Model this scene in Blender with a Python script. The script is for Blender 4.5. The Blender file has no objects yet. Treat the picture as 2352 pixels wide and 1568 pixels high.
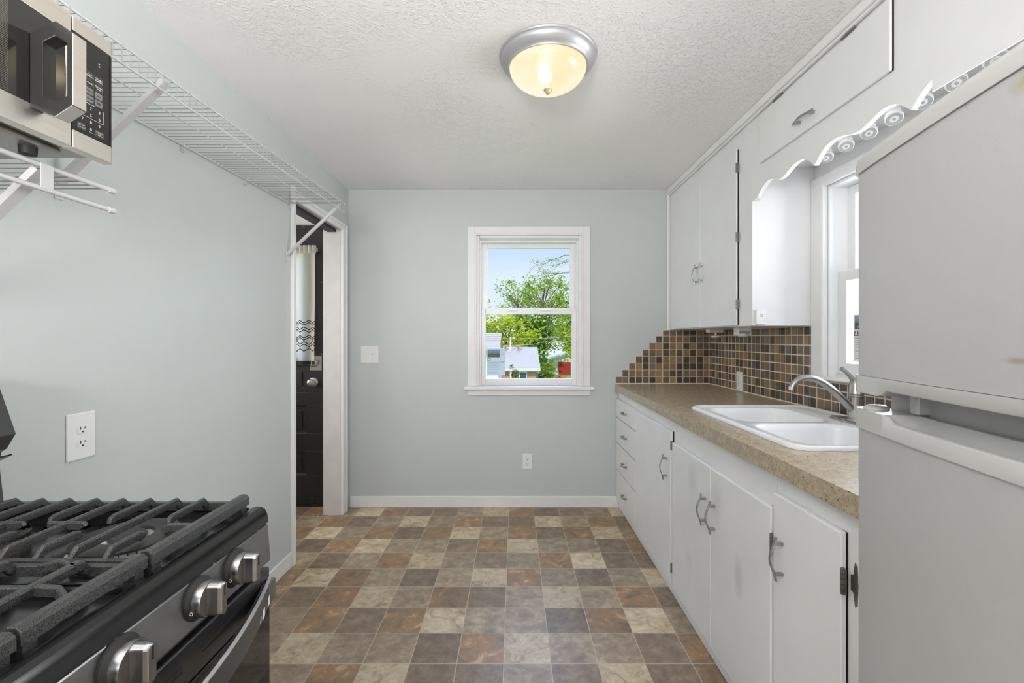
import bpy, bmesh, math, random
from mathutils import Vector, Matrix
random.seed(7)
R = math.radians
S = bpy.context.scene
COL = S.collection

# ------------------------------------------------------------------ camera, sky, sun, daylight, added fill lights, exposure
cam_d = bpy.data.cameras.new('camera'); cam = bpy.data.objects.new('camera', cam_d); COL.objects.link(cam)
cam.location = (0, 0, 1.255); cam.rotation_euler = (R(90), 0, 0)
cam_d.sensor_width = 36; cam_d.lens = 1050 / 2352 * 36
cam_d.shift_x = -5 / 2352; cam_d.shift_y = -9 / 2352
cam_d.clip_start = 0.02; cam_d.clip_end = 400
S.camera = cam
S.view_settings.view_transform = 'Standard'; S.view_settings.look = 'None'
S.view_settings.gamma = 1; S.view_settings.use_curve_mapping = False
S.view_settings.exposure = 0.12

w = bpy.data.worlds.new('sky'); S.world = w; w.use_nodes = True
nt = w.node_tree; nt.nodes.clear()
out = nt.nodes.new('ShaderNodeOutputWorld'); bg = nt.nodes.new('ShaderNodeBackground')
tc = nt.nodes.new('ShaderNodeTexCoord'); sx = nt.nodes.new('ShaderNodeSeparateXYZ')
rp = nt.nodes.new('ShaderNodeValToRGB'); e = rp.color_ramp.elements
e[0].position = 0.0; e[0].color = (0.82, 0.88, 1.0, 1); e[1].position = 0.34; e[1].color = (0.40, 0.58, 0.96, 1)
m1 = e.new(0.12); m1.color = (0.66, 0.79, 1.0, 1)
no = nt.nodes.new('ShaderNodeTexNoise'); no.inputs['Scale'].default_value = 3.0; no.inputs['Detail'].default_value = 6; no.inputs['Distortion'].default_value = .6
mp = nt.nodes.new('ShaderNodeMapping'); mp.inputs['Scale'].default_value = (1, 1, 4)
cr = nt.nodes.new('ShaderNodeValToRGB'); cr.color_ramp.elements[0].position = .5; cr.color_ramp.elements[1].position = .85
cr.color_ramp.elements[1].color = (.5, .5, .5, 1)
mx = nt.nodes.new('ShaderNodeMix'); mx.data_type = 'RGBA'; mx.inputs['B'].default_value = (.95, .97, 1, 1)
L = nt.links.new
L(tc.outputs['Generated'], sx.inputs[0]); L(sx.outputs['Z'], rp.inputs[0])
L(tc.outputs['Generated'], mp.inputs[0]); L(mp.outputs[0], no.inputs['Vector']); L(no.outputs['Fac'], cr.inputs[0])
L(cr.outputs[0], mx.inputs['Factor']); L(rp.outputs[0], mx.inputs['A']); L(mx.outputs['Result'], bg.inputs[0])
# brighter patch added to the sky above the view, for floor sheen and window light
dp = nt.nodes.new('ShaderNodeVectorMath'); dp.operation = 'DOT_PRODUCT'; dp.inputs[1].default_value = Vector((.05, .72, .69)).normalized()
mr = nt.nodes.new('ShaderNodeMapRange'); mr.inputs['From Min'].default_value = .84; mr.inputs['From Max'].default_value = .96; mr.inputs['To Min'].default_value = 1.0; mr.inputs['To Max'].default_value = 9.0
L(tc.outputs['Generated'], dp.inputs[0]); L(dp.outputs['Value'], mr.inputs[0]); L(mr.outputs[0], bg.inputs['Strength']); L(bg.outputs[0], out.inputs[0])

def light(name, kind, loc, rot, energy, **kw):
    d = bpy.data.lights.new(name, kind); d.energy = energy
    for k, v in kw.items(): setattr(d, k, v)
    o = bpy.data.objects.new(name, d); COL.objects.link(o); o.location = loc; o.rotation_euler = rot
    return o
# sun from behind the house, high: it lights the neighbours' fronts and never enters the kitchen
light('sun', 'SUN', (0, 0, 20), (R(48), 0, R(-25)), 2.3, angle=R(1), color=(1, .96, .9))
# added fill light in a made-up window opening behind the camera
light('rear_fill_light', 'AREA', (0.1, -2.44, 1.35), (R(90), 0, 0), 35, shape='RECTANGLE', size=2.3, size_y=1.7, color=(1, .985, .99))
# bright daylight outside the sink window, then an added fill light in the passage
light('daylight_sink_window', 'AREA', (3.3, 2.75, 1.3), (0, R(90), 0), 390, shape='RECTANGLE', size=2.9, size_y=4.5, color=(.985, .98, 1))
light('passage_fill_light', 'AREA', (-2.36, 2.7, 1.5), (0, R(-90), 0), 14, shape='RECTANGLE', size=1.0, size_y=.7, color=(1, .99, .97))

# added fill light behind the camera, aimed up to brighten the ceiling
light('ceiling_fill_light', 'AREA', (-.4, -.75, 1.62), (R(152), 0, R(24)), 60, shape='DISK', size=.7, color=(1, .985, 1))

# ------------------------------------------------------------------ helpers
W = {}
def reg(o, m): W[o.name] = m; return o

def tag(o, label=None, cat=None, group=None, kind=None):
    if label: o['label'] = label
    if cat: o['category'] = cat
    if group: o['group'] = group
    if kind: o['kind'] = kind
    return o

def thing(name, label, cat, loc=(0, 0, 0), rz=0, group=None):
    o = bpy.data.objects.new(name, None); COL.objects.link(o)
    o.empty_display_size = .05
    o.location = loc; o.rotation_euler = (0, 0, rz)
    reg(o, Matrix.Translation(Vector(loc)) @ Matrix.Rotation(rz, 4, 'Z'))
    return tag(o, label, cat, group)

class MB:
    def __init__(s): s.v = []; s.f = []; s.mi = []
    def add(s, vs, fs, mi=0):
        b = len(s.v); s.v += [tuple(p) for p in vs]
        for f in fs: s.f.append([b + i for i in f]); s.mi.append(mi)
        return s
    def box(s, x0, x1, y0, y1, z0, z1, mi=0):
        x0, x1 = sorted((x0, x1)); y0, y1 = sorted((y0, y1)); z0, z1 = sorted((z0, z1))
        return s.add([(x0, y0, z0), (x1, y0, z0), (x1, y1, z0), (x0, y1, z0), (x0, y0, z1), (x1, y0, z1), (x1, y1, z1), (x0, y1, z1)],
                     [(0, 3, 2, 1), (4, 5, 6, 7), (0, 1, 5, 4), (1, 2, 6, 5), (2, 3, 7, 6), (3, 0, 4, 7)], mi)
    def prism(s, poly, axis, a, b, mi=0):
        """polygon (two coordinates) pushed along an axis from a to b"""
        def P(p, t):
            return {'x': (t, p[0], p[1]), 'y': (p[0], t, p[1]), 'z': (p[0], p[1], t)}[axis]
        n = len(poly); vs = [P(p, a) for p in poly] + [P(p, b) for p in poly]
        fs = [tuple(range(n))[::-1], tuple(range(n, 2 * n))] + [(i, (i + 1) % n, n + (i + 1) % n, n + i) for i in range(n)]
        return s.add(vs, fs, mi)
    def ring_prism(s, outer, inner, axis, a, b, mi=0):
        def P(p, t):
            return {'x': (t, p[0], p[1]), 'y': (p[0], t, p[1]), 'z': (p[0], p[1], t)}[axis]
        n = len(outer)
        vs = [P(p, a) for p in outer] + [P(p, b) for p in outer] + [P(p, a) for p in inner] + [P(p, b) for p in inner]
        fs = []
        for i in range(n):
            j = (i + 1) % n
            fs += [(i, j, n + j, n + i), (2 * n + i, 3 * n + i, 3 * n + j, 2 * n + j), (i, 2 * n + i, 2 * n + j, j), (n + i, n + j, 3 * n + j, 3 * n + i)]
        return s.add(vs, fs, mi)
    def sweep(s, path, prof, up=(0, 0, 1), mi=0, closed=False, scales=None):
        """profile (side, up) carried along a path"""
        path = [Vector(p) for p in path]; n = len(path); k = len(prof); up = Vector(up).normalized(); vs = []
        for i, p in enumerate(path):
            a = path[i - 1] if i or closed else p; b = path[(i + 1) % n] if i < n - 1 or closed else p
            t = (b - a).normalized(); sd = t.cross(up)
            if sd.length < 1e-5: sd = t.cross(Vector((1, 0.01, 0)))
            sd.normalize(); u = sd.cross(t).normalized(); sc = scales[i] if scales else 1
            vs += [p + sd * q[0] * sc + u * q[1] * sc for q in prof]
        fs = [(i * k + j, i * k + (j + 1) % k, ((i + 1) % n) * k + (j + 1) % k, ((i + 1) % n) * k + j) for i in range(n if closed else n - 1) for j in range(k)]
        if not closed: fs += [tuple(range(k))[::-1], tuple((n - 1) * k + j for j in range(k))]
        return s.add(vs, fs, mi)
    def tube(s, path, r, k=8, up=(0, 0, 1), mi=0, closed=False, scales=None):
        return s.sweep(path, [(r * math.cos(2 * math.pi * j / k), r * math.sin(2 * math.pi * j / k)) for j in range(k)], up, mi, closed, scales)
    def lathe(s, prof, c, axis='z', k=32, mi=0):
        """(radius, height) rows turned about an axis through c"""
        vs = []; c = Vector(c)
        for r, h in prof:
            for j in range(k):
                a = 2 * math.pi * j / k; x, y = r * math.cos(a), r * math.sin(a)
                vs.append(c + Vector({'z': (x, y, h), 'x': (h, x, y), 'y': (x, h, y)}[axis]))
        n = len(prof)
        fs = [(i * k + j, i * k + (j + 1) % k, (i + 1) * k + (j + 1) % k, (i + 1) * k + j) for i in range(n - 1) for j in range(k)]
        fs += [tuple(range(k))[::-1], tuple((n - 1) * k + j for j in range(k))]
        return s.add(vs, fs, mi)
    def build(s, name, mat, parent=None, bevel=0, smooth=False, local=False, seg=2, ang=40, weld=False):
        me = bpy.data.meshes.new(name)
        vs = s.v
        if parent is not None and not local:
            iv = W[parent.name].inverted(); vs = [iv @ Vector(p) for p in vs]
        me.from_pydata([tuple(p) for p in vs], [], s.f)
        for m in (mat if isinstance(mat, (list, tuple)) else [mat]): me.materials.append(m)
        for p, i in zip(me.polygons, s.mi): p.material_index = i
        bm = bmesh.new(); bm.from_mesh(me)
        if weld: bmesh.ops.remove_doubles(bm, verts=bm.verts, dist=1e-5)
        bmesh.ops.recalc_face_normals(bm, faces=bm.faces); bm.to_mesh(me); bm.free()
        if smooth:
            me.polygons.foreach_set('use_smooth', [True] * len(me.polygons)); me.set_sharp_from_angle(angle=R(ang))
        o = bpy.data.objects.new(name, me); COL.objects.link(o)
        if parent is not None: o.parent = parent; reg(o, W[parent.name])
        else: reg(o, Matrix())
        if bevel:
            b = o.modifiers.new('edge', 'BEVEL'); b.width = bevel; b.segments = seg; b.limit_method = 'ANGLE'; b.angle_limit = R(35)
        return o

def struct(name, mb, mat, parent=None, **kw):
    o = mb.build(name, mat, parent, **kw)
    if parent is None: o['kind'] = 'structure'
    return o
def sroot(name, loc=(0, 0, 0)):
    o = bpy.data.objects.new(name, None); COL.objects.link(o); o.location = loc; o['kind'] = 'structure'
    return reg(o, Matrix.Translation(Vector(loc)))
def copy_tree(o, parent=None):
    c = o.copy(); COL.objects.link(c)
    if parent: c.parent = parent
    for ch in list(o.children): copy_tree(ch, c)
    return c
def rrect(x0, x1, y0, y1, r, k=5):
    pts = []
    for cx, cy, a0 in ((x1 - r, y1 - r, 0), (x0 + r, y1 - r, 90), (x0 + r, y0 + r, 180), (x1 - r, y0 + r, 270)):
        for i in range(k + 1):
            a = R(a0 + 90 * i / k); pts.append((cx + r * math.cos(a), cy + r * math.sin(a)))
    return pts
def wall_with_hole(mb, fixed, a0, a1, z0, z1, ha0, ha1, hz0, hz1, axis):
    """slab with one rectangular opening; axis is the slab's normal"""
    f0, f1 = fixed
    for (p0, p1, q0, q1) in ((a0, ha0, z0, z1), (ha1, a1, z0, z1), (ha0, ha1, z0, hz0), (ha0, ha1, hz1, z1)):
        if p1 - p0 > 1e-6 and q1 - q0 > 1e-6:
            if axis == 'y': mb.box(p0, p1, f0, f1, q0, q1)
            else: mb.box(f0, f1, p0, p1, q0, q1)
    return mb

# ------------------------------------------------------------------ materials
def lin(c):
    return tuple(((v / 255) / 12.92 if v / 255 <= .04045 else ((v / 255 + .055) / 1.055) ** 2.4) for v in c) + (1,)
class N:
    """small node-tree helper"""
    def __init__(s, name):
        s.m = bpy.data.materials.new(name); s.m.use_nodes = True; s.t = s.m.node_tree
        s.b = s.t.nodes['Principled BSDF']; s.o = s.t.nodes['Material Output']; s.c = None
    def n(s, kind, **kw):
        x = s.t.nodes.new('ShaderNode' + kind)
        for k, v in kw.items():
            if hasattr(x, k): setattr(x, k, v)
            else: x.inputs[k].default_value = v
        return x
    def l(s, a, b): s.t.links.new(a, b)
    def co(s):
        if not s.c: s.c = s.n('TexCoord')
        return s.c.outputs['Object']
    def noise(s, scale, detail=4, rough=.55, dist=0, vec=None):
        x = s.n('TexNoise'); x.inputs['Scale'].default_value = scale; x.inputs['Detail'].default_value = detail
        x.inputs['Roughness'].default_value = rough; x.inputs['Distortion'].default_value = dist
        s.l(vec if vec else s.co(), x.inputs['Vector']); return x.outputs['Fac']
    def ramp(s, fac, stops):
        x = s.n('ValToRGB'); els = x.color_ramp.elements
        while len(els) < len(stops): els.new(.5)
        for el, (p, c) in zip(els, stops): el.position = p; el.color = c if len(c) == 4 else tuple(c) + (1,)
        s.l(fac, x.inputs[0]); return x.outputs[0]
    def mix(s, fac, a, b, mode='MIX'):
        x = s.n('Mix'); x.data_type = 'RGBA'; x.blend_type = mode
        for i, v in (('Factor', fac), ('A', a), ('B', b)):
            if hasattr(v, 'is_linked'): s.l(v, x.inputs[i] if i != 'Factor' else x.inputs[0])
            elif i == 'Factor': x.inputs[0].default_value = v
            else: x.inputs[i].default_value = v
        return x.outputs['Result']
    def math(s, op, a, b=0, c=None):
        x = s.n('Math'); x.operation = op
        for i, v in enumerate((a, b, c)):
            if v is None: continue
            if hasattr(v, 'is_linked'): s.l(v, x.inputs[i])
            else: x.inputs[i].default_value = v
        return x.outputs[0]
    def bump(s, h, strength=.2, dist=.01):
        x = s.n('Bump'); x.inputs['Strength'].default_value = strength; x.inputs['Distance'].default_value = dist
        s.l(h, x.inputs['Height']); s.l(x.outputs[0], s.b.inputs['Normal']); return x
    def set(s, col=None, rough=None, metal=None, **kw):
        for key, v in (('Base Color', col), ('Roughness', rough), ('Metallic', metal)):
            if v is None: continue
            if hasattr(v, 'is_linked'): s.l(v, s.b.inputs[key])
            else: s.b.inputs[key].default_value = v
        for k, v in kw.items(): s.b.inputs[k].default_value = v
        return s
def stain(m, base, ax, c, r, col, amount, scale=60):
    """soft-edged dirt mark of its own shape at object coordinates c, radii r"""
    sep = m.n('SeparateXYZ'); m.l(m.co(), sep.inputs[0]); sq = [m.math('POWER', m.math('DIVIDE', m.math('SUBTRACT', sep.outputs[a], k), w_), 2.0) for a, k, w_ in zip(ax, c, r)]
    d_ = m.math('ADD', m.math('SQRT', m.math('ADD', sq[0], sq[1])), m.math('MULTIPLY_ADD', m.noise(scale, 4), .9, -.45))
    f = m.math('MULTIPLY', m.ramp(d_, [(.25, (1, 1, 1)), (1, (0, 0, 0))]), amount)
    return m.mix(f, base, lin(col))
def plain(name, rgb, rough=.5, metal=0, var=.05, scale=8, bump=0, bscale=60, spec=.5):
    """one paint / metal / plastic with a slight mottle"""
    m = N(name); c = lin(rgb); lo = tuple(v * (1 - var) for v in c[:3]) + (1,); hi = tuple(min(1, v * (1 + var)) for v in c[:3]) + (1,)
    m.set(m.ramp(m.noise(scale), [(.3, lo), (.7, hi)]), rough, metal); m.b.inputs['Specular IOR Level'].default_value = spec
    if bump: m.bump(m.noise(bscale, 3), bump, .004)
    return m.m
M = {}
M['wall'] = plain('pale_aqua_wall_paint', (197, 203, 201), .40, var=.015, scale=2.5, bump=.12, bscale=90)
M['white'] = plain('white_gloss_paint', (232, 232, 230), .35, var=.02, scale=5, bump=.08, bscale=35)
m = N('smudged_white_cabinet_paint'); c = m.ramp(m.noise(4), [(.3, lin((226, 226, 225))), (.7, lin((233, 233, 232)))])
for yz, r_, k_ in (((-.228, .446), (.035, .085), .32), ((.165, .66), (.06, .08), .2), ((-.06, .66), (.06, .06), .16), ((.2, .3), (.05, .06), .12)): c = stain(m, c, 'YZ', yz, r_, (150, 146, 138), k_, 9)
m.set(c, .38); m.bump(m.noise(22, 3), .16, .004); M['smudged'] = m.m
M['trim'] = plain('white_trim_paint', (234, 233, 231), .35, var=.02, scale=7, bump=.05, bscale=50)
M['cabinet'] = plain('brushed_white_cabinet_paint', (230, 230, 229), .38, var=.03, scale=4, bump=.16, bscale=22)
M['jamb'] = plain('scuffed_white_jamb_paint', (206, 203, 200), .45, var=.05, scale=9)
M['vinyl'] = plain('white_vinyl_window_plastic', (236, 236, 235), .3, var=.01)
M['plastic'] = plain('white_wall_plate_plastic', (232, 233, 230), .3, var=.01)
M['dark'] = plain('dark_slot', (30, 30, 29), .6)
M['wire'] = plain('white_coated_wire', (204, 204, 202), .4, var=.02)
M['gapshade'] = plain('dark_gap_shade', (52, 48, 44), .8)  # shade of the hinge gap put into the colour
M['deckwire'] = plain('darker_deck_wire', (152, 153, 151), .45, var=.02)  # deck wires toned darker than the rails
M['bronze'] = plain('dark_hinge_metal', (140, 138, 134), .4, .9, var=.2, scale=60)
M['nickel'] = plain('brushed_nickel', (178, 174, 168), .28, 1, var=.06, scale=80)
M['pull'] = plain('pewter_pull_metal', (172, 172, 172), .3, 1, var=.1, scale=50)
M['chrome'] = plain('chrome', (210, 210, 210), .08, 1, var=.02)
M['enamel'] = plain('glossy_white_sink_enamel', (240, 240, 240), .12, var=.01)
M['steel'] = None
# ceiling: stamped plaster
m = N('stamped_ceiling_plaster')
v = m.n('TexVoronoi'); v.inputs['Scale'].default_value = 6; m.l(m.co(), v.inputs['Vector'])
mpn = m.n('Mapping'); m.l(m.co(), mpn.inputs[0]); m.l(v.outputs['Color'], mpn.inputs['Rotation'])
n1 = m.noise(42, 3, .6, 1.6, mpn.outputs[0]); n2 = m.noise(1.3, 2)
h = m.math('MULTIPLY', m.ramp(n1, [(.50, (0, 0, 0)), (.62, (1, 1, 1))]), m.ramp(n2, [(.40, (.12, .12, .12)), (.6, (1, 1, 1))]))
m.set(lin((243, 241, 239)), .6); m.bump(h, .55, .006); M['ceiling'] = m.m
# floor vinyl: four kinds of printed stone tile with pale grout
TS, TX, TY = .1815, -.04, 1.760
def floor_mat(name, stops, scale, dist, seed):
    m = N(name); sep = m.n('SeparateXYZ'); m.l(m.co(), sep.inputs[0])
    wn = m.n('TexWhiteNoise'); fl = []
    d = []
    for ax, off in (('X', TX), ('Y', TY)):
        u = m.math('DIVIDE', m.math('SUBTRACT', sep.outputs[ax], off), TS)
        fl.append(m.math('FLOOR', u)); fr = m.math('FRACT', u)
        d.append(m.math('MINIMUM', fr, m.math('SUBTRACT', 1.0, fr)))
    cb = m.n('CombineXYZ'); m.l(fl[0], cb.inputs[0]); m.l(fl[1], cb.inputs[1]); cb.inputs[2].default_value = seed
    m.l(cb.outputs[0], wn.inputs['Vector'])
    sc = m.n('VectorMath'); sc.operation = 'SCALE'; sc.inputs['Scale'].default_value = 30; m.l(wn.outputs['Color'], sc.inputs[0])
    ad = m.n('VectorMath'); ad.operation = 'ADD'; m.l(m.co(), ad.inputs[0]); m.l(sc.outputs[0], ad.inputs[1])
    big = m.noise(scale, 9, .7, dist, ad.outputs[0]); fine = m.noise(160, 3, .6, 0, ad.outputs[0])
    c = m.ramp(big, stops)
    c = m.mix(m.math('MULTIPLY', fine, .22), c, (.04, .035, .03, 1))
    hv = m.n('HueSaturation'); m.l(c, hv.inputs['Color']); m.l(m.math('MULTIPLY_ADD', wn.outputs['Value'], .22, .92), hv.inputs['Value'])
    g = m.math('LESS_THAN', m.math('MINIMUM', d[0], d[1]), .009)
    c = m.mix(g, hv.outputs[0], lin((188, 175, 154)))
    m.set(c, m.math('MULTIPLY_ADD', fine, .2, .3)); m.b.inputs['Specular IOR Level'].default_value = .4
    m.bump(m.math('SUBTRACT', m.math('MULTIPLY', big, .5), g), .12, .003)
    return m.m
q = lin
FM = [floor_mat('slate_dark_tile', [(.3, q((112, 96, 80))), (.5, q((138, 120, 101))), (.68, q((162, 143, 120)))], 20, .2, 1),
      floor_mat('slate_grey_tile', [(.3, q((130, 114, 96))), (.5, q((162, 144, 122))), (.7, q((194, 176, 149)))], 18, .3, 2),
      floor_mat('slate_rust_tile', [(.28, q((112, 96, 78))), (.45, q((144, 123, 99))), (.56, q((168, 132, 98))), (.7, q((206, 182, 152)))], 13, .7, 3),
      floor_mat('slate_tan_tile', [(.32, q((152, 130, 102))), (.46, q((196, 176, 147))), (.66, q((226, 211, 186)))], 15, 1.0, 4)]
# mosaic backsplash tile
def mosaic_mat():
    m = N('stone_mosaic_tile'); g = m.n('NewGeometry')
    sep = m.n('SeparateXYZ'); m.l(g.outputs['Position'], sep.inputs[0])
    cb = m.n('CombineXYZ')
    for i, (ax, o) in enumerate((('X', 1.448), ('Y', 3.387), ('Z', .913))):
        m.l(m.math('FLOOR', m.math('DIVIDE', m.math('SUBTRACT', sep.outputs[ax], o), .05)), cb.inputs[i])
    wn = m.n('TexWhiteNoise'); m.l(cb.outputs[0], wn.inputs['Vector'])
    c = m.ramp(wn.outputs['Value'], [(0, q((80, 71, 64))), (.2, q((118, 104, 92))), (.36, q((140, 118, 92))), (.52, q((158, 126, 88))), (.68, q((96, 86, 78))), (.8, q((172, 144, 108))), (.9, q((134, 122, 112)))])
    [n_ for n_ in m.t.nodes if n_.type == 'VALTORGB'][0].color_ramp.interpolation = 'CONSTANT'
    c = m.mix(m.math('MULTIPLY', m.noise(70, 6, .7, .6), .5), c, (.03, .025, .02, 1))
    m.set(c, .3); m.bump(m.noise(90, 4), .15, .003); return m.m
M['mosaic'] = mosaic_mat()
M['grout'] = plain('cream_grout', (222, 207, 182), .8, var=.06, scale=40)
# laminate counter
m = N('tan_granite_laminate')
c = m.ramp(m.noise(48, 8, .75, .6), [(.3, q((146, 131, 109))), (.48, q((168, 152, 128))), (.62, q((188, 173, 150))), (.75, q((160, 144, 119)))])
sp = m.ramp(m.noise(190, 3, .6), [(.33, (1, 1, 1)), (.4, (0, 0, 0))])
c = m.mix(sp, c, q((84, 68, 52)))
m.set(c, .27); m.b.inputs['Specular IOR Level'].default_value = .75; M['counter'] = m.m
# brushed stainless
m = N('brushed_stainless'); mpn = m.n('Mapping'); mpn.inputs['Scale'].default_value = (1, 1, 60); m.l(m.co(), mpn.inputs[0])
nn = m.noise(14, 4, .6, 0, mpn.outputs[0])
m.set(m.ramp(nn, [(.2, q((206, 200, 190))), (.8, q((228, 223, 214)))]), .38, .9); M['steel'] = m.m
# range finishes
M['blacksteel'] = plain('black_stainless', (140, 140, 141), .28, .9, var=.08, scale=30)
M['enamelblack'] = plain('black_cooktop_enamel', (24, 24, 25), .16, var=.1, spec=.6)
M['glassblack'] = plain('black_oven_glass', (13, 13, 14), .04, var=.02, spec=.8)
M['darksteel'] = plain('dark_black_stainless', (92, 92, 93), .3, .85, var=.06, scale=30)
M['knobsteel'] = plain('satin_knob_metal', (150, 150, 149), .27, 1, var=.05, scale=60)
M['bluntsteel'] = plain('satin_handle_metal', (206, 206, 206), .3, .55, var=.03)
m = N('cast_iron_grate'); nz = m.noise(900, 2); m.set(m.ramp(nz, [(.35, q((40, 40, 40))), (.65, q((88, 88, 87)))]), .27, .3)
m.bump(nz, .35, .002); M['iron'] = m.m
M['cap'] = plain('matt_burner_cap', (58, 57, 56), .42, .2, var=.1, scale=40)
M['brass'] = plain('burner_ring_metal', (150, 142, 126), .3, 1)
# fridge: pebbled white enamel
m = N('pebbled_white_fridge_enamel'); c = m.mix(0.0, lin((184, 182, 181)), lin((184, 182, 181)))
c = stain(m, c, 'XZ', (.40, 1.566), (.026, .016), (170, 160, 128), .8); c = stain(m, c, 'XZ', (.392, 1.226), (.03, .006), (158, 150, 128), .8); c = stain(m, c, 'XZ', (.40, 1.208), (.004, .018), (150, 146, 140), .7)
m.set(c, .26)
m.bump(m.noise(330, 2, .5), .12, .003); M['fridge'] = m.m
M['fridgetrim'] = plain('smooth_white_fridge_trim', (192, 191, 188), .25, var=.015)
M['gasket'] = plain('grey_gasket', (150, 150, 148), .6)
# black painted door with chips
m = N('chipped_black_door_paint')
ch = m.math('MULTIPLY', m.ramp(m.noise(28, 5, .7), [(.63, (0, 0, 0)), (.66, (1, 1, 1))]), m.ramp(m.noise(3.1, 2), [(.5, (0, 0, 0)), (.62, (1, 1, 1))]))
m.set(m.mix(ch, lin((36, 35, 34)), lin((168, 164, 156))), .33); m.bump(m.noise(40), .1, .004); M['door'] = m.m
# thin clear glass
def glass(name, tint=(1, 1, 1, 1), refl=1.0):
    m = N(name); tr = m.n('BsdfTransparent'); tr.inputs[0].default_value = tint; gl = m.n('BsdfGlossy'); gl.inputs['Roughness'].default_value = .01
    fr = m.n('Fresnel'); fr.inputs['IOR'].default_value = 1.45; mxs = m.n('MixShader')
    m.l(m.math('MULTIPLY', fr.outputs[0], refl), mxs.inputs[0]); m.l(tr.outputs[0], mxs.inputs[1]); m.l(gl.outputs[0], mxs.inputs[2]); m.l(mxs.outputs[0], m.o.inputs[0])
    return m.m
M['glass'] = glass('window_glass', (.98, .99, .99, 1), .02)
# curtain
m = N('embroidered_cream_curtain'); sep = m.n('SeparateXYZ'); m.l(m.co(), sep.inputs[0])
tri = m.math('PINGPONG', m.math('ADD', sep.outputs['X'], 5), .03)
ac = None
for zc, sg in ((1.372, 1), (1.355, 1), (1.322, -1), (1.303, -1), (1.262, 1), (1.247, 1), (1.215, -1), (1.197, -1), (1.165, 1)):
    zz = m.math('ADD', sep.outputs['Z'], m.math('MULTIPLY_ADD', tri, sg * .7, 1.082 - zc - sg * .011))
    b = m.math('LESS_THAN', m.math('ABSOLUTE', zz), .0034)
    ac = b if ac is None else m.math('MAXIMUM', ac, b)
c = m.mix(ac, lin((226, 222, 212)), lin((34, 33, 34)))
df = m.n('BsdfDiffuse'); tl = m.n('BsdfTranslucent'); ms = m.n('MixShader'); ms.inputs[0].default_value = .5
m.l(c, df.inputs[0]); m.l(c, tl.inputs[0]); m.l(df.outputs[0], ms.inputs[1]); m.l(tl.outputs[0], ms.inputs[2]); m.l(ms.outputs[0], m.o.inputs[0]); M['curtain'] = m.m
# lamp glass: lit frosted alabaster
m = N('lit_frosted_lamp_glass'); em = m.n('Emission'); em.inputs['Strength'].default_value = 1.05
m.l(m.ramp(m.noise(7, 3, .5, .4), [(.38, (1, .84, .52, 1)), (.66, (1, .95, .80, 1))]), em.inputs[0])
rf = m.n('BsdfRefraction'); rf.inputs['IOR'].default_value = 1.02; rf.inputs['Roughness'].default_value = .45; rf.inputs[0].default_value = (1, .93, .78, 1)
gl = m.n('BsdfGlossy'); gl.inputs['Roughness'].default_value = .15
a1 = m.n('MixShader'); a1.inputs[0].default_value = .3; m.l(em.outputs[0], a1.inputs[1]); m.l(rf.outputs[0], a1.inputs[2])
a2 = m.n('MixShader'); a2.inputs[0].default_value = .05; m.l(a1.outputs[0], a2.inputs[1]); m.l(gl.outputs[0], a2.inputs[2]); m.l(a2.outputs[0], m.o.inputs[0]); M['lampglass'] = m.m
def emit(name, col, st):
    m = N(name); em = m.n('Emission'); em.inputs[0].default_value = col; em.inputs[1].default_value = st; m.l(em.outputs[0], m.o.inputs[0]); return m.m
M['bulb'] = emit('lit_bulb', (1, .92, .76, 1), 16)

# ------------------------------------------------------------------ room shell
XL, XR, YB, ZC, YF = -1.229, 1.448, 3.387, 2.349, -2.4
# floor: tile quads, kinds read row by row from the back wall
rows = {0: {-8: 'R', -7: 'G', -6: 'T', -5: 'R', -4: 'D', -3: 'D', -2: 'G', -1: 'T', 0: 'R', 1: 'D', 2: 'D', 3: 'G', 4: 'T'},
        1: {-8: 'G', -7: 'R', -6: 'D', -5: 'G', -4: 'T', -3: 'G', -2: 'R', -1: 'D', 0: 'D', 1: 'T', 2: 'G', 3: 'R', 4: 'D'},
        2: {-8: 'R', -7: 'T', -6: 'G', -5: 'R', -4: 'D', -3: 'R', -2: 'T', -1: 'G', 0: 'R', 1: 'D', 2: 'R', 3: 'T', 4: 'G'},
        3: {-8: 'G', -7: 'D', -6: 'R', -5: 'T', -4: 'G', -3: 'G', -2: 'D', -1: 'R', 0: 'T', 1: 'G', 2: 'G', 3: 'D', 4: 'R'},
        4: {-7: 'G', -6: 'D', -5: 'G', -4: 'R', -3: 'T', -2: 'G', -1: 'D', 0: 'G', 1: 'R', 2: 'T', 3: 'D', 4: 'D'},
        5: {-7: 'R', -6: 'T', -5: 'R', -4: 'G', -3: 'D', -2: 'G', -1: 'T', 0: 'R', 1: 'G', 2: 'D', 3: 'G', 4: 'T'},
        6: {-6: 'D', -5: 'R', -4: 'T', -3: 'G', -2: 'R', -1: 'D', 0: 'G', 1: 'T', 2: 'G', 3: 'R', 4: 'D'},
        7: {-6: 'G', -5: 'R', -4: 'D', -3: 'R', -2: 'T', -1: 'G', 0: 'G', 1: 'D', 2: 'R', 3: 'T', 4: 'G'},
        8: {-5: 'T', -4: 'G', -3: 'G', -2: 'D', -1: 'R', 0: 'T', 1: 'G', 2: 'G', 3: 'D', 4: 'R'},
        9: {-5: 'G', -4: 'R', -3: 'T', -2: 'D', -1: 'D', 0: 'G', 1: 'D', 2: 'T', 3: 'D', 4: 'R'}}
fm = MB(); rnd = random.Random(3)
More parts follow.
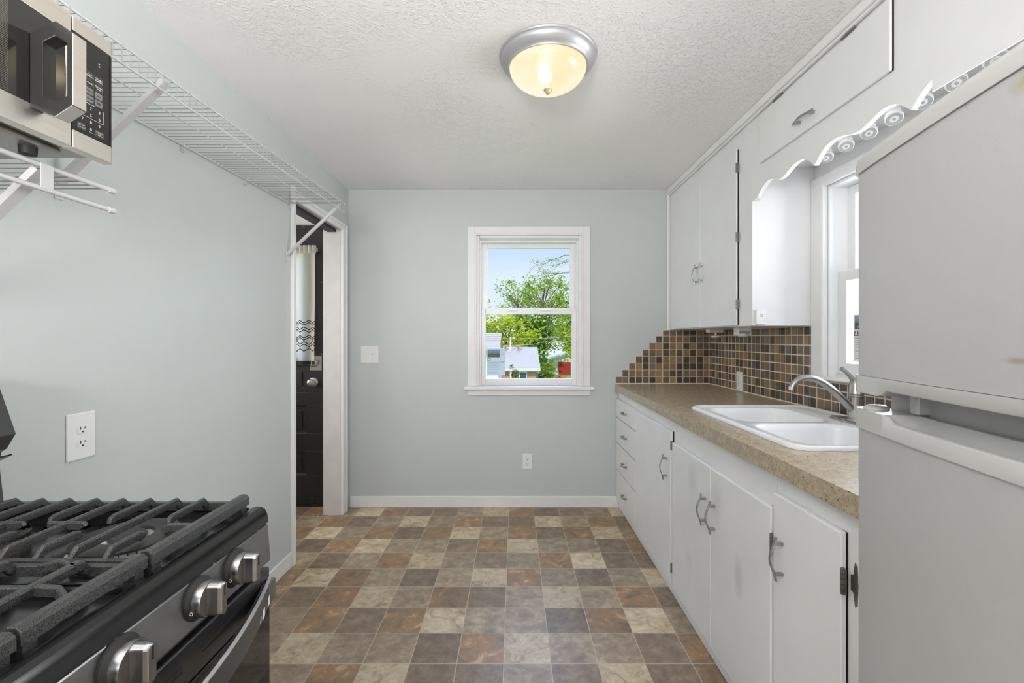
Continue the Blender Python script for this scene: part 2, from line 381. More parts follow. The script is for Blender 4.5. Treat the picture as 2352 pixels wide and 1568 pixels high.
for r_ in range(-1, 33):
    for c_ in range(-14, 9):
        k = rows.get(r_, {}).get(c_) or rnd.choice('DDGGGRT')
        x0 = TX + c_ * TS; y1 = TY + (9 - r_) * TS; y0 = y1 - TS
        x0c, x1c, y0c, y1c = max(x0, -2.5), min(x0 + TS, 1.6), max(y0, -2.55), min(y1, 3.54)
        if x1c > x0c and y1c > y0c: fm.add([(x0c, y0c, 0), (x1c, y0c, 0), (x1c, y1c, 0), (x0c, y1c, 0)], [(0, 1, 2, 3)], 'DGRT'.index(k))
struct('floor', fm, FM, weld=True)
struct('trim_9', MB().box(-2.5, 1.6, -2.55, 3.54, -.25, -.012), M['jamb'])
struct('ceiling', MB().box(-2.5, 1.6, -2.55, 3.54, ZC, ZC + .12), M['ceiling'])
# back wall with the window opening
WX0, WX1, WZ0, WZ1 = -.256, .475, .897, 1.974
struct('wall_back', wall_with_hole(MB(), (YB, YB + .15), -1.40, 1.6, 0, ZC, WX0, WX1, WZ0, WZ1, 'y'), M['wall'])
# left wall with the doorway
DY0, DY1, DZ = 2.523, 3.252, 2.036
struct('wall_left', MB().box(-1.346, XL, YF, DY0, 0, ZC).box(-1.346, XL, DY1, YB, 0, ZC).box(-1.346, XL, DY0, DY1, DZ, ZC), M['wall'])
# right wall with the sink window
SY0, SY1, SZ0, SZ1 = .99, 2.112, 1.075, 1.955
struct('wall_right', wall_with_hole(MB(), (XR, XR + .15), YF, YB, 0, ZC, SY0, SY1, SZ0, SZ1, 'x'), M['white'])
# wall behind the camera, its broad window opening added for the fill light
struct('wall_front', wall_with_hole(MB(), (YF - .15, YF), -2.5, 1.6, 0, ZC, -1.05, 1.25, .5, 2.2, 'y'), M['wall'])
# passage behind the doorway
struct('wall_passage', MB().box(-2.5, -2.38, 1.9, 3.54, 0, ZC).box(-2.5, -1.346, 1.78, 1.9, 0, ZC).box(-2.5, -2.24, 3.41, 3.54, 0, ZC).box(-2.24, -1.40, 3.41, 3.54, 2.075, ZC), M['jamb'])
# baseboards
struct('baseboard_back', MB().box(-1.212, .772, YB - .014, YB, 0, .083), M['trim'], bevel=.004)
struct('baseboard_left', MB().box(XL, XL + .014, -2.3, 2.504, 0, .083), M['trim'], bevel=.004)
# doorway trim
d = sroot('door_2', (XL, 2.88, 0))
struct('jamb', MB().box(-1.352, XL + .004, DY1 - .018, DY1, 0, DZ).box(-1.352, XL + .004, DY0, DY0 + .016, 0, DZ).box(-1.352, XL + .004, DY0, DY1, DZ - .016, DZ), M['jamb'], d)
struct('casing', MB().box(XL, XL + .02, DY1 - .018, DY1 + .062, 0, 2.062).box(XL, XL + .02, DY0 + .02, DY1 - .018, 2.018, 2.062)
       .box(XL + .02, XL + .026, DY1 + .03, DY1 + .062, 0, 2.062).box(XL + .02, XL + .026, DY0 + .02, DY1 + .03, 2.042, 2.062), M['trim'], d, bevel=.004)
struct('casing', MB().box(XL, XL + .02, 2.506, 2.540, 0, 2.094), M['trim'], d, bevel=.003)
struct('track', MB().box(-1.315, -1.255, DY0 + .02, DY1 - .03, 1.998, DZ - .016), M['dark'], d)
# ---- black back door in the outside wall
DF = 3.395
d = sroot('door_1', (-1.8, DF, 0))
dm = MB(); wx0, wx1, wz0, wz1 = -2.10, -1.55, 1.13, 1.90
wall_with_hole(dm, (DF, DF + .044), -2.22, -1.412, 1.05, 2.06, wx0, wx1, wz0, wz1, 'y')
for z0, z1 in ((.02, .234), (.412, .542), (.749, .847), (1.041, 1.05)): dm.box(-2.22, -1.412, DF, DF + .044, z0, z1)
for z0, z1 in ((.234, .412), (.542, .749), (.847, 1.041)):
    dm.box(-1.541, -1.412, DF, DF + .044, z0, z1).box(-2.22, -2.09, DF, DF + .044, z0, z1)
    dm.box(-2.09, -1.541, DF + .014, DF + .03, z0, z1)
    dm.box(-2.05, -1.581, DF + .005, DF + .014, z0 + .035, z1 - .035)
    dm.prism([(DF + .014, z0), (DF + .014, z0 + .012), (DF - .002, z0)], 'x', -2.09, -1.541)
struct('slab', dm, M['door'], d, bevel=.002)
struct('door_frame', MB().box(-1.412, -1.385, DF - .006, DF + .05, 0, 2.087).box(-2.24, -2.22, DF - .006, DF + .05, 0, 2.087).box(-2.22, -1.412, DF - .006, DF + .05, 2.06, 2.087).box(-2.22, -1.412, DF, DF + .05, 0, .02), M['door'], d)
struct('pane', MB().box(wx0, wx1, DF + .02, DF + .025, wz0, wz1), M['glass'], d)
struct('door_handle', MB().lathe([(.001, 0), (.034, 0), (.034, -.006), (.014, -.012), (.012, -.03), (.026, -.04), (.029, -.052), (.024, -.062), (.01, -.066), (.001, -.066)], (-1.488, DF, .924), 'y', 24), M['nickel'], d, smooth=True)
struct('deadbolt', MB().box(-1.517, -1.427, DF - .004, DF, 1.012, 1.117).lathe([(.001, 0), (.03, -.004), (.03, -.012), (.022, -.02), (.001, -.02)], (-1.49, DF, 1.066), 'y', 20).box(-1.494, -1.486, DF - .034, DF - .018, 1.05, 1.082), M['nickel'], d, smooth=True)
struct('kick_plate', MB().box(-1.545, -1.45, DF - .003, DF, .165, .225), M['door'], d, bevel=.002)
# ---- curtain on the door
cb_ = MB(); nx, nz = 150, 14; vs = []; x0, x1 = -2.12, -1.462
for j in range(nz + 1):
    z = 1.082 + (1.915 - 1.082) * j / nz
    for i in range(nx + 1):
        x = x0 + (x1 - x0) * i / nx
        y = DF - .04 + .014 * math.sin(x * 62 + .6 * math.sin(x * 17 + z * 2)) * (1 if z < 1.87 else .5) + .003 * math.sin(z * 9 + x * 30)
        vs.append((x, y, z))
cb_.add(vs, [(j * (nx + 1) + i, j * (nx + 1) + i + 1, (j + 1) * (nx + 1) + i + 1, (j + 1) * (nx + 1) + i) for j in range(nz) for i in range(nx)])
ct = thing('curtain', 'sheer cream curtain with embroidered zigzag bands hanging on the black back door', 'curtain', (-1.79, DF - .04, 1.082))
cu = cb_.build('cloth', M['curtain'], ct, smooth=True)
hd = MB(); vs = []
for j, z in enumerate((1.872, 1.90, 1.93)):
    for i in range(nx + 1):
        x = x0 - .005 + (x1 - x0 + .015) * i / nx
        vs.append((x, DF - .05 + .009 * math.sin(x * 190 + j * .4), z))
hd.add(vs, [(j * (nx + 1) + i, j * (nx + 1) + i + 1, (j + 1) * (nx + 1) + i + 1, (j + 1) * (nx + 1) + i) for j in range(2) for i in range(nx)])
hd.build('gathered_heading', M['curtain'], ct, smooth=True)
fr_ = MB()
for i in range(90):
    x = x0 + (x1 - x0) * (i + .5) / 90; y = DF - .04 + .014 * math.sin(x * 62 + .6 * math.sin(x * 17 + 2.2))
    fr_.box(x - .0022, x + .0022, y - .0015, y + .0015, 1.058, 1.085)
fr_.build('fringe', M['dark'], ct)
MB().tube([(x0 - .03, DF - .04, 1.903), (x1 + .02, DF - .04, 1.903)], .006, 8).box(x1 + .012, x1 + .022, DF - .045, DF, 1.885, 1.915).box(x0 - .03, x0 - .02, DF - .045, DF, 1.885, 1.915).build('rod', M['nickel'], ct, smooth=True)

# ---- window in the back wall (window_1)
wn1 = sroot('window_1', (.11, YB, .9))
cs = MB(); cx0, cx1, cz1 = -.342, .561, 2.074
cs.box(cx0, cx0 + .054, YB - .02, YB, .897, cz1).box(cx1 - .054, cx1, YB - .02, YB, .897, cz1).box(cx0 + .054, cx1 - .054, YB - .02, YB, cz1 - .054, cz1)
for (i0, i1, dp) in ((.054, .066, .026), (.066, .086, .012)):
    cs.box(cx0 + i0, cx0 + i1, YB - dp, YB, .897, cz1 - i0).box(cx1 - i1, cx1 - i0, YB - dp, YB, .897, cz1 - i0).box(cx0 + i1, cx1 - i1, YB - dp, YB, cz1 - i1, cz1 - i0)
struct('casing', cs, M['trim'], wn1, bevel=.0035)
struct('window_sill', MB().box(-.366, .586, YB - .055, YB + .02, .872, .897), M['trim'], wn1, bevel=.006, seg=3)
struct('apron', MB().box(cx0, cx1, YB - .018, YB, .829, .872), M['trim'], wn1, bevel=.004)
# vinyl liner inside the opening
struct('window_frame', MB().box(WX0, WX0 + .012, YB, YB + .12, WZ0, WZ1).box(WX1 - .012, WX1, YB, YB + .12, WZ0, WZ1).box(WX0 + .012, WX1 - .012, YB, YB + .12, WZ1 - .012, WZ1).box(WX0 + .012, WX1 - .012, YB + .02, YB + .12, WZ0, WZ0 + .012)
       .box(WX0 + .012, WX0 + .02, YB + .058, YB + .066, WZ0 + .012, WZ1 - .012).box(WX1 - .02, WX1 - .012, YB + .058, YB + .066, WZ0 + .012, WZ1 - .012), M['vinyl'], wn1, bevel=.002)
def sash(name, x0, x1, z0, z1, y0, y1, gx0, gx1, gz0, gz1, par, axis='y', extra=None):
    mb = wall_with_hole(MB(), (y0, y1), x0, x1, z0, z1, gx0, gx1, gz0, gz1, axis)
    # stepped glazing bead
    if extra: extra(mb)
    s_ = struct(name, mb, M['vinyl'], par, bevel=.0025)
    ym = (y0 + y1) / 2
    g_ = MB()
    if axis == 'y': g_.box(gx0 - .005, gx1 + .005, ym - .002, ym + .002, gz0 - .005, gz1 + .005)
    else: g_.box(ym - .002, ym + .002, gx0 - .005, gx1 + .005, gz0 - .005, gz1 + .005)
    struct('pane', g_, M['glass'], s_)
    return s_
sash('lower_sash', WX0 + .012, WX1 - .012, .909, 1.470, YB + .022, YB + .057, -.213, .431, .947, 1.428, wn1,
     extra=lambda mb: mb.box(-.05, .02, YB + .012, YB + .022, 1.452, 1.464).box(.2, .27, YB + .012, YB + .022, 1.452, 1.464))
sash('upper_sash', WX0 + .02, WX1 - .02, 1.430, WZ1 - .012, YB + .067, YB + .10, -.203, .422, 1.478, 1.930, wn1)

# ---- window over the sink (window_2)
wn2 = sroot('window_2', (XR, 1.55, 1.08))
cs = MB()
cs.box(XR - .018, XR, SY1 + .004, SY1 + .094, 1.075, SZ1 + .055).box(XR - .018, XR, SY0 - .094, SY0 - .004, 1.075, SZ1 + .055).box(XR - .018, XR, SY0 - .004, SY1 + .004, SZ1 + .004, SZ1 + .055)
cs.box(XR - .024, XR, SY1 - .002, SY1 + .022, 1.075, SZ1 + .022).box(XR - .024, XR, SY0 - .022, SY0 + .002, 1.075, SZ1 + .022).box(XR - .024, XR, SY0 + .002, SY1 - .002, SZ1 - .002, SZ1 + .022)
struct('casing', cs, M['trim'], wn2, bevel=.005)
struct('window_sill', MB().prism([(XR - .055, 1.062), (XR + .03, 1.056), (XR + .03, 1.077), (XR - .06, 1.077), (XR - .064, 1.070)], 'y', SY0 - .11, SY1 + .078), M['trim'], wn2, bevel=.004)
struct('window_frame', MB().box(XR, XR + .13, SY1 - .014, SY1, SZ0, SZ1).box(XR, XR + .13, SY0, SY0 + .014, SZ0, SZ1).box(XR, XR + .13, SY0 + .014, SY1 - .014, SZ1 - .014, SZ1).box(XR + .03, XR + .13, SY0 + .014, SY1 - .014, SZ0, SZ0 + .014), M['vinyl'], wn2, bevel=.002)
sash('lower_sash', SY0 + .014, SY1 - .014, 1.089, 1.556, XR + .04, XR + .075, SY0 + .064, SY1 - .062, 1.14, 1.51, wn2, 'x')
sash('upper_sash', SY0 + .02, SY1 - .02, 1.512, SZ1 - .014, XR + .078, XR + .108, SY0 + .068, SY1 - .066, 1.56, 1.90, wn2, 'x')
# added window opening behind the camera, made for the fill light: frame only
struct('added_rear_window', MB().box(-1.05, -1.0, YF - .1, YF + .01, .5, 2.2).box(1.2, 1.25, YF - .1, YF + .01, .5, 2.2).box(-1, 1.2, YF - .1, YF + .01, 2.15, 2.2).box(-1, 1.2, YF - .1, YF + .01, .5, .55), M['trim'])

# ------------------------------------------------------------------ pulls and hinges
def bow_pull(name, base, axis, out, mat, par, length=.125, post=.043, depth=.035, w=.0095, t=.0045):
    """bowed bar on two posts; axis = along the bar, out = away from the door"""
    b, a, o_ = Vector(base), Vector(axis), Vector(out); mb = MB(); path = []
    h = length / 2
    for i in range(25):
        s_ = -h + length * i / 24; u = abs(s_) / h
        d_ = depth - (depth - .0185) * (1 - math.cos(u * math.pi)) / 2
        path.append(b + a * s_ + o_ * d_)
    mb.sweep(path, [(-w / 2, -t / 2), (w / 2, -t / 2), (w / 2, t / 2), (-w / 2, t / 2)], up=o_)
    sd = a.cross(o_)
    for k in (-1, 1):
        c = b + a * (k * post)
        mb.sweep([c, c + o_ * .0235], [(-.005, -.0045), (.006, -.0045), (.006, .0045), (-.006, .0045)], up=a)
    return mb.build(name, mat, par, bevel=.001)
def pivot_hinge(name, base, mat, par, out=(-1, 0, 0), along=(0, 1, 0), h=.058, wing=1):
    """knuckle in the gap, a narrow leaf on the door edge and, with wing, a leaf on the frame"""
    b, o_, a = Vector(base), Vector(out), Vector(along); mb = MB(); z = Vector((0, 0, 1))
    n_ = 5
    for i in range(n_):
        z0 = -h / 2 + h * i / n_; mb.tube([b + o_ * .004 + z * (z0 + .0006), b + o_ * .004 + z * (z0 + h / n_ - .0006)], .0048, 10, up=o_)
    mb.sweep([b + z * (-h / 2), b + z * (h / 2)], [(-.006, -.002), (.006, -.002), (.006, .003), (-.006, .003)], up=o_)
    if wing:
        pts = [(.004, -h * .30), (.012, -h * .34), (.017, -h * .85), (.024, -h * .72), (.026, 0), (.024, h * .72), (.017, h * .85), (.012, h * .34), (.004, h * .30)]
        vs = [b + a * (-p) + z * q_ - o_ * .016 for p, q_ in pts] + [b + a * (-p) + z * q_ - o_ * .0125 for p, q_ in pts]
        n = len(pts); mb.add(vs, [tuple(range(n)), tuple(range(n, 2 * n))] + [(i, (i + 1) % n, n + (i + 1) % n, n + i) for i in range(n)])
    return mb.build(name, mat, par)

# ------------------------------------------------------------------ base cabinets
FX, DX = .773, .755            # face frame front, door front
def base_cab(name, label, y0, y1, stile=.03):
    c = thing(name, label, 'cabinet', ((FX + XR) / 2, (y0 + y1) / 2, 0), group='white base cabinets under the counter')
    mb = MB(); mb.box(FX + .018, XR - .004, y0, y0 + .015, .004, .859).box(FX + .018, XR - .004, y1 - .015, y1, .004, .859).box(XR - .012, XR - .004, y0 + .015, y1 - .015, .004, .859).box(FX + .018, XR - .012, y0 + .015, y1 - .015, .06, .075)
    mb.build('carcass', M['cabinet'], c)
    fr = MB(); fr.box(FX, FX + .018, y0, y1, .75, .8605).box(FX, FX + .018, y0, y1, .004, .07)
    fr.box(FX, FX + .018, y0, y0 + stile, .07, .75).box(FX, FX + .018, y1 - .03, y1, .07, .75)
    fr.build('face_frame', M['cabinet'], c, bevel=.001)
    return c
def cab_door(par, y0, y1, z0, z1, x0=DX, x1=FX, name='door', gap=0, mat='cabinet'):
    """flat slab; gap: the hinge edge stands a little off the frame, its back unpainted"""
    mb = MB(); xb = x1 - .0005
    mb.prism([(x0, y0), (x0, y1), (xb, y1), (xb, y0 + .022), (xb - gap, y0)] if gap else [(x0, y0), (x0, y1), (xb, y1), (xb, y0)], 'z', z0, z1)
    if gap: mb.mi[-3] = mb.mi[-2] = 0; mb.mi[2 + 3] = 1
    d_ = mb.build(name, [M[mat], M['gapshade']], par, bevel=.004, seg=3)
    if gap: MB().box(x1 - .0004, x1 - .0001, y0 + .001, y0 + .02, z0 + .002, z1 - .002).build('gap_shade', M['gapshade'], par)  # dark strip painted in as shade inside the hinge gap
    return d_
# drawers
c = base_cab('drawer_cabinet', 'narrow stack of four white drawers in the corner by the back wall', 2.843, 3.384)
for z0, z1 in ((.672, .806), (.486, .666), (.291, .480), (.060, .285)):
    dr = cab_door(c, 2.849, 3.378, z0, z1, name='drawer')
    bow_pull('pull', (DX, 3.10, (z0 + z1) / 2), (0, 1, 0), (-1, 0, 0), M['pull'], dr, length=.10, post=.034, depth=.030)
c = base_cab('base_cabinet', 'single door white base cabinet between the drawers and the sink', 2.200, 2.842)
dr = cab_door(c, 2.207, 2.838, .060, .802, gap=.004)
bow_pull('handle', (DX, 2.262, .616), (0, 0, 1), (-1, 0, 0), M['pull'], dr)
for z in (.147, .735): pivot_hinge('hinge', (DX + .006, 2.203, z), M['bronze'], dr, wing=0, h=.045)
c = base_cab('sink_cabinet', 'double door white base cabinet under the sink, smudged doors', 1.341, 2.199)
dl = cab_door(c, 1.7595, 2.188, .060, .754, mat='smudged'); dr = cab_door(c, 1.347, 1.7575, .060, .754, gap=.004, mat='smudged')
bow_pull('handle', (DX, 1.803, .578), (0, 0, 1), (-1, 0, 0), M['pull'], dl)
bow_pull('handle', (DX, 1.722, .578), (0, 0, 1), (-1, 0, 0), M['pull'], dr)
for z in (.15, .652): pivot_hinge('hinge', (DX + .004, 1.342, z), M['bronze'], dr, wing=0)
c = base_cab('base_cabinet', 'single door white base cabinet beside the refrigerator', .966, 1.340, stile=.11)
dr = cab_door(c, 1.057, 1.334, .060, .805, gap=.0028)
bow_pull('handle', (DX, 1.287, .632), (0, 0, 1), (-1, 0, 0), M['pull'], dr)
for z in (.14, .695): pivot_hinge('hinge', (DX + .004, 1.052, z), M['bronze'], dr, wing=1, h=.06)

# ------------------------------------------------------------------ counter, backsplash, sink, faucet
CZ, CX = .913, .745
kx0, kx1, ky0, ky1 = .875, 1.385, 1.40, 2.20
ct_ = MB(); pr = [(CX + .006, CZ), (CX, CZ - .004), (CX, CZ - .049), (CX + .003, CZ - .052), (CX + .02, CZ - .052)]
CY = .962
def slab(x0, x1, y0, y1): ct_.box(x0, x1, y0, y1, CZ - .052, CZ)
slab(kx1, XR, CY, YB - .001); slab(CX, kx0, CY, YB - .001); slab(kx0, kx1, CY, ky0); slab(kx0, kx1, ky1, YB - .001)
t = ct_.build('countertop', M['counter'], weld=True, bevel=0)
tag(t, 'long tan speckled laminate countertop with a thick front edge', 'countertop')
# sink: rim, two bowls
SX0, SX1, SY_0, SY_1, SZ = .848, 1.412, 1.374, 2.226, .927
def sink():
    t_ = thing('kitchen_sink', 'glossy white double bowl drop-in sink set in the countertop', 'sink', ((SX0 + SX1) / 2, 1.8, CZ))
    bm = bmesh.new(); k = 8
    def loop(x0, x1, y0, y1, r, z): return [bm.verts.new((x, y, z)) for x, y in rrect(x0, x1, y0, y1, r, k)]
    def bridge(a, b):
        n = len(a)
        for i in range(n): bm.faces.new((a[i], a[(i + 1) % n], b[(i + 1) % n], b[i]))
    # outer bead
    ls = []
    for ins, z in ((0, CZ + .0005), (.0, SZ - .006), (.003, SZ - .001), (.008, SZ + .001), (.014, SZ), (.022, SZ - .006), (.028, SZ - .007)):
        ls.append(loop(SX0 + ins, SX1 - ins, SY_0 + ins, SY_1 - ins, .055 - ins * .5, z))
    for a, b in zip(ls, ls[1:]): bridge(a, b)
    edges = []
    def ed(l): return [bm.edges.get((l[i], l[(i + 1) % len(l)])) or bm.edges.new((l[i], l[(i + 1) % len(l)])) for i in range(len(l))]
    edges += ed(ls[-1])
    for y0, y1 in ((1.425, 1.775), (1.815, 2.178)):
        x0, x1 = .902, 1.272
        top = [loop(x0 + i_, x1 - i_, y0 + i_, y1 - i_, .075 - i_ * .4, z) for i_, z in ((0, SZ - .007), (.004, SZ - .009), (.008, SZ - .016), (.012, SZ - .03), (.022, SZ - .11), (.03, SZ - .15), (.045, SZ - .168), (.07, SZ - .175))]
        edges += ed(top[0])
        for a, b in zip(top, top[1:]): bridge(a, b)
        bm.faces.new(top[-1])
    bmesh.ops.triangle_fill(bm, edges=edges, use_beauty=True)
    bmesh.ops.recalc_face_normals(bm, faces=bm.faces)
    me = bpy.data.meshes.new('basin'); bm.to_mesh(me); bm.free()
    iv = W[t_.name].inverted(); me.transform(iv); me.materials.append(M['enamel'])
    me.polygons.foreach_set('use_smooth', [True] * len(me.polygons)); me.set_sharp_from_angle(angle=R(50))
    o = bpy.data.objects.new('basin', me); COL.objects.link(o); o.parent = t_; reg(o, W[t_.name])
    for y in (1.6, 1.997): MB().lathe([(.001, .003), (.02, .003), (.022, .006), (.04, .006), (.042, 0), (.001, 0)], (1.087, y, SZ - .176), 'z', 24).build('drain', M['chrome'], t_, smooth=True)
sink()
fx, fy, fz = 1.338, 1.790, SZ - .006
f = thing('faucet', 'brushed nickel single lever faucet with arched spout over the sink', 'faucet', (fx, fy, fz))
pl = MB(); pl.prism(rrect(fx - .03, fx + .03, fy - .125, fy + .125, .03), 'z', fz, fz + .006); pl.prism(rrect(fx - .026, fx + .026, fy - .12, fy + .12, .026), 'z', fz + .006, fz + .011)
pl.build('base_plate', M['nickel'], f, bevel=.002, smooth=True)
MB().lathe([(.001, 0), (.029, 0), (.029, .006), (.0245, .012), (.0245, .092), (.026, .094), (.026, .0965), (.0245, .098), (.0245, .103), (.026, .105), (.0245, .108), (.024, .135), (.02, .152), (.012, .162), (.001, .165)], (fx, fy, fz + .01), 'z', 28).build('body', M['nickel'], f, smooth=True, ang=30)
sp_ = [(0, .042), (-.03, .070), (-.062, .102), (-.098, .134), (-.135, .160), (-.172, .175), (-.205, .176), (-.230, .165), (-.246, .147), (-.249, .138)]
pts = [Vector((fx + a, fy, fz + b)) for a, b in sp_]
def smooth_path(p, n=5):
    o_ = []
    for i in range(len(p) - 1):
        p0, p1, p2, p3 = p[max(i - 1, 0)], p[i], p[i + 1], p[min(i + 2, len(p) - 1)]
        for j in range(n):
            t_ = j / n
            o_.append(.5 * ((2 * p1) + (p2 - p0) * t_ + (2 * p0 - 5 * p1 + 4 * p2 - p3) * t_ ** 2 + (3 * p1 - p0 - 3 * p2 + p3) * t_ ** 3))
    return o_ + [p[-1]]
pp = smooth_path(pts)
MB().tube(pp, .0125, 14, up=(0, 1, 0), scales=[1.25 - .35 * i / (len(pp) - 1) for i in range(len(pp))]).build('spout', M['nickel'], f, smooth=True)
MB().tube([pp[-1] + Vector((0, 0, .004)), pp[-1] + Vector((-.002, 0, -.010))], .0125, 14, up=(0, 1, 0)).build('aerator', M['chrome'], f, smooth=True)
lv = smooth_path([Vector((fx + a, fy, fz + b)) for a, b in ((.004, .155), (-.008, .168), (-.022, .185), (-.04, .203), (-.056, .214))])
MB().sweep(lv, [(-.011, -.006), (-.006, -.009), (.006, -.009), (.011, -.006), (.011, .004), (.006, .007), (-.006, .007), (-.011, .004)], up=(0, 0, 1), scales=[1.15 - .3 * i / (len(lv) - 1) for i in range(len(lv))]).build('lever', M['nickel'], f, smooth=True)

# mosaic: stepped field on the back wall, full field on the right wall
P = .05
bs = MB(); gr = MB()
def tile(mb, x0, x1, y0, y1, z0, z1, ax):
    g_ = .0027
    if x1 - x0 < .012 and ax != 'x' or z1 - z0 < .012 or (ax == 'x' and y1 - y0 < .012): return
    if ax == 'y': mb.box(x0 + g_, x1 - g_, y0, y1, z0 + g_, z1 - g_)
    else: mb.box(x0, x1, y0 + g_, y1 - g_, z0 + g_, z1 - g_)
UZ = 1.312
for k in range(8):
    z0, z1 = CZ + .004 + P * k, min(CZ + .004 + P * (k + 1), UZ - .002)
    xl = 1.448 - P * (14 - k)
    if k < 7 or True:
        bs.box(xl - .002, XR - .001, YB - .006, YB - .0005, z0 - (.004 if k == 0 else 0), z1 + .002)
    for j in range(14 - k):
        x1 = 1.448 - P * j
        tile(gr, x1 - P, x1 if j else x1 - .008, YB - .0066, YB - .005, z0, z1, 'y')
o = bs.build('backsplash', M['grout']); tag(o, 'stair-stepped brown stone mosaic backsplash on the back wall', 'backsplash')
gr.build('mosaic_tile', M['mosaic'], o, bevel=.0006, seg=1)
bs = MB(); gr = MB(); yc = SY1 + .1
bs.box(XR - .006, XR - .0005, yc, YB - .009, CZ, UZ).box(XR - .006, XR - .0005, .93, yc, CZ, 1.054)
for k in range(8):
    z0, z1 = CZ + .004 + P * k, min(CZ + .004 + P * (k + 1), UZ - .002)
    for j in range(49):
        y1 = YB - .009 - P * j; y0 = y1 - P
        if y1 < .94: break
        if k >= 3 and y0 < yc: y0 = yc
        if k == 2: z1 = min(z1, 1.052) if y0 < yc else CZ + .004 + P * 3
        tile(gr, XR - .0066, XR - .005, y0, y1, z0, z1, 'x')
o = bs.build('backsplash', M['grout']); tag(o, 'brown stone mosaic backsplash along the sink wall under the window', 'backsplash')
gr.build('mosaic_tile', M['mosaic'], o, bevel=.0006, seg=1)

# ------------------------------------------------------------------ wall plates
def outlet(name, label, c, nrm, w, h, group=None):
    """duplex receptacle; nrm 'x' faces +x, '-x' faces -x, '-y' faces the camera"""
    t_ = thing(name, label, 'outlet', c, group=group)
    def B(mb, u0, u1, d0, d1, z0, z1):
        x, y, z = c
        if nrm == '-y': mb.box(x + u0, x + u1, y - d1, y - d0, z + z0, z + z1)
        elif nrm == 'x': mb.box(x + d0, x + d1, y + u0, y + u1, z + z0, z + z1)
        else: mb.box(x - d1, x - d0, y - u1, y - u0, z + z0, z + z1)
        return mb
    B(MB(), -w / 2, w / 2, 0, .0065, -h / 2, h / 2).build('cover_plate', M['plastic'], t_, bevel=.005, seg=3)
    for s_ in (-1, 1):
        zc = s_ * .0195; poly = []
        for i in range(24):
            a = 2 * math.pi * i / 24; u, v_ = .0165 * math.cos(a), .0165 * math.sin(a); poly.append((u, max(-.0135, min(.0135, v_ * 1.05))))
        mb = MB(); x, y, z = c
        P2 = [((x + u, z + zc + v_) if nrm == '-y' else ((y + u if nrm == 'x' else y - u), z + zc + v_)) for u, v_ in poly]
        if nrm == '-y': mb.prism(P2, 'y', y - .0085, y - .005)
        elif nrm == 'x': mb.prism(P2, 'x', x + .005, x + .0085)
        else: mb.prism(P2, 'x', x - .0085, x - .005)
        r_ = mb.build('receptacle', M['plastic'], t_, bevel=.0006, seg=1)
        sl = MB(); B(sl, -.0075, -.0052, .0075, .0089, zc - .001, zc + .0075); B(sl, .0052, .0072, .0075, .0089, zc, zc + .0065); B(sl, -.0022, .0022, .0075, .0089, zc - .0095, zc - .005)
        sl.build('slot', M['dark'], r_)
    B(MB(), -.003, .003, .006, .0072, -.003, .003).build('screw', M['plastic'], t_, bevel=.0008)
    return t_
outlet('wall_outlet', 'jumbo white duplex outlet on the aqua wall above the range', (XL, 1.2935, .977), 'x', .085, .131)
outlet('wall_outlet', 'white duplex outlet low on the back wall under the window', (.098, YB, .339), '-y', .0735, .117)
outlet('wall_outlet', 'ivory outlet on the mosaic backsplash beside the sink', (XR - .008, 2.915, .977), '-x', .075, .121)
t_ = thing('light_switch', 'white double toggle light switch plate on the back wall by the doorway', 'light switch', (-1.069, YB, 1.131))
MB().box(-1.135, -1.003, YB - .0065, YB, 1.068, 1.194).build('cover_plate', M['plastic'], t_, bevel=.005, seg=3)
for u in (-.023, .023):
    x = -1.069 + u
    MB().box(x - .005, x + .005, YB - .0075, YB - .006, 1.119, 1.143).prism([(YB - .006, 1.126), (YB - .006, 1.138), (YB - .019, 1.143), (YB - .019, 1.136)], 'x', x - .0035, x + .0035).build('toggle', M['plastic'], t_)
    for z in (1.101, 1.161): MB().lathe([(.001, 0), (.003, 0), (.003, -.0015), (.001, -.0015)], (x, YB - .006, z), 'y', 10).build('screw', M['bluntsteel'], t_)

# ------------------------------------------------------------------ upper cabinets
UX, UD = 1.150, 1.137
c = thing('upper_cabinet', 'white double door upper cabinet above the mosaic corner', 'cabinet', ((UX + XR) / 2, 2.8, UZ))
mb = MB(); mb.box(UX + .018, XR - .001, 2.207, 2.225, UZ, ZC - .001).box(UX + .018, XR - .009, 2.225, YB - .009, UZ + .0, UZ + .018).box(UX + .018, XR - .001, YB - .02, YB - .001, UZ + .018, ZC - .001)
mb.build('carcass', M['cabinet'], c)
mb = MB(); mb.box(UX, UX + .018, 2.207, 2.345, UZ, ZC - .001).box(UX, UX + .018, 2.345, YB - .001, 2.20, ZC - .001).box(UX, UX + .018, 3.25, YB - .001, UZ, 2.20).box(UX, UX + .018, 2.345, 3.25, UZ, UZ + .04)
mb.build('face_frame', M['cabinet'], c, bevel=.001)
MB().box(UX - .022, UX, YB - .02, YB - .001, UZ - .004, ZC - .001).build('scribe_trim', M['cabinet'], c, bevel=.005)
dl = cab_door(c, 2.797, 3.272, UZ + .004, 2.222, UD, UX); dr = cab_door(c, 2.340, 2.795, UZ + .004, 2.222, UD, UX, gap=.004)
bow_pull('handle', (UD, 2.832, 1.643), (0, 0, 1), (-1, 0, 0), M['pull'], dl); bow_pull('handle', (UD, 2.756, 1.643), (0, 0, 1), (-1, 0, 0), M['pull'], dr)
for z in (1.424, 1.768, 2.122): pivot_hinge('hinge', (UD + .003, 2.334, z), M['bronze'], dr, wing=1, h=.05)
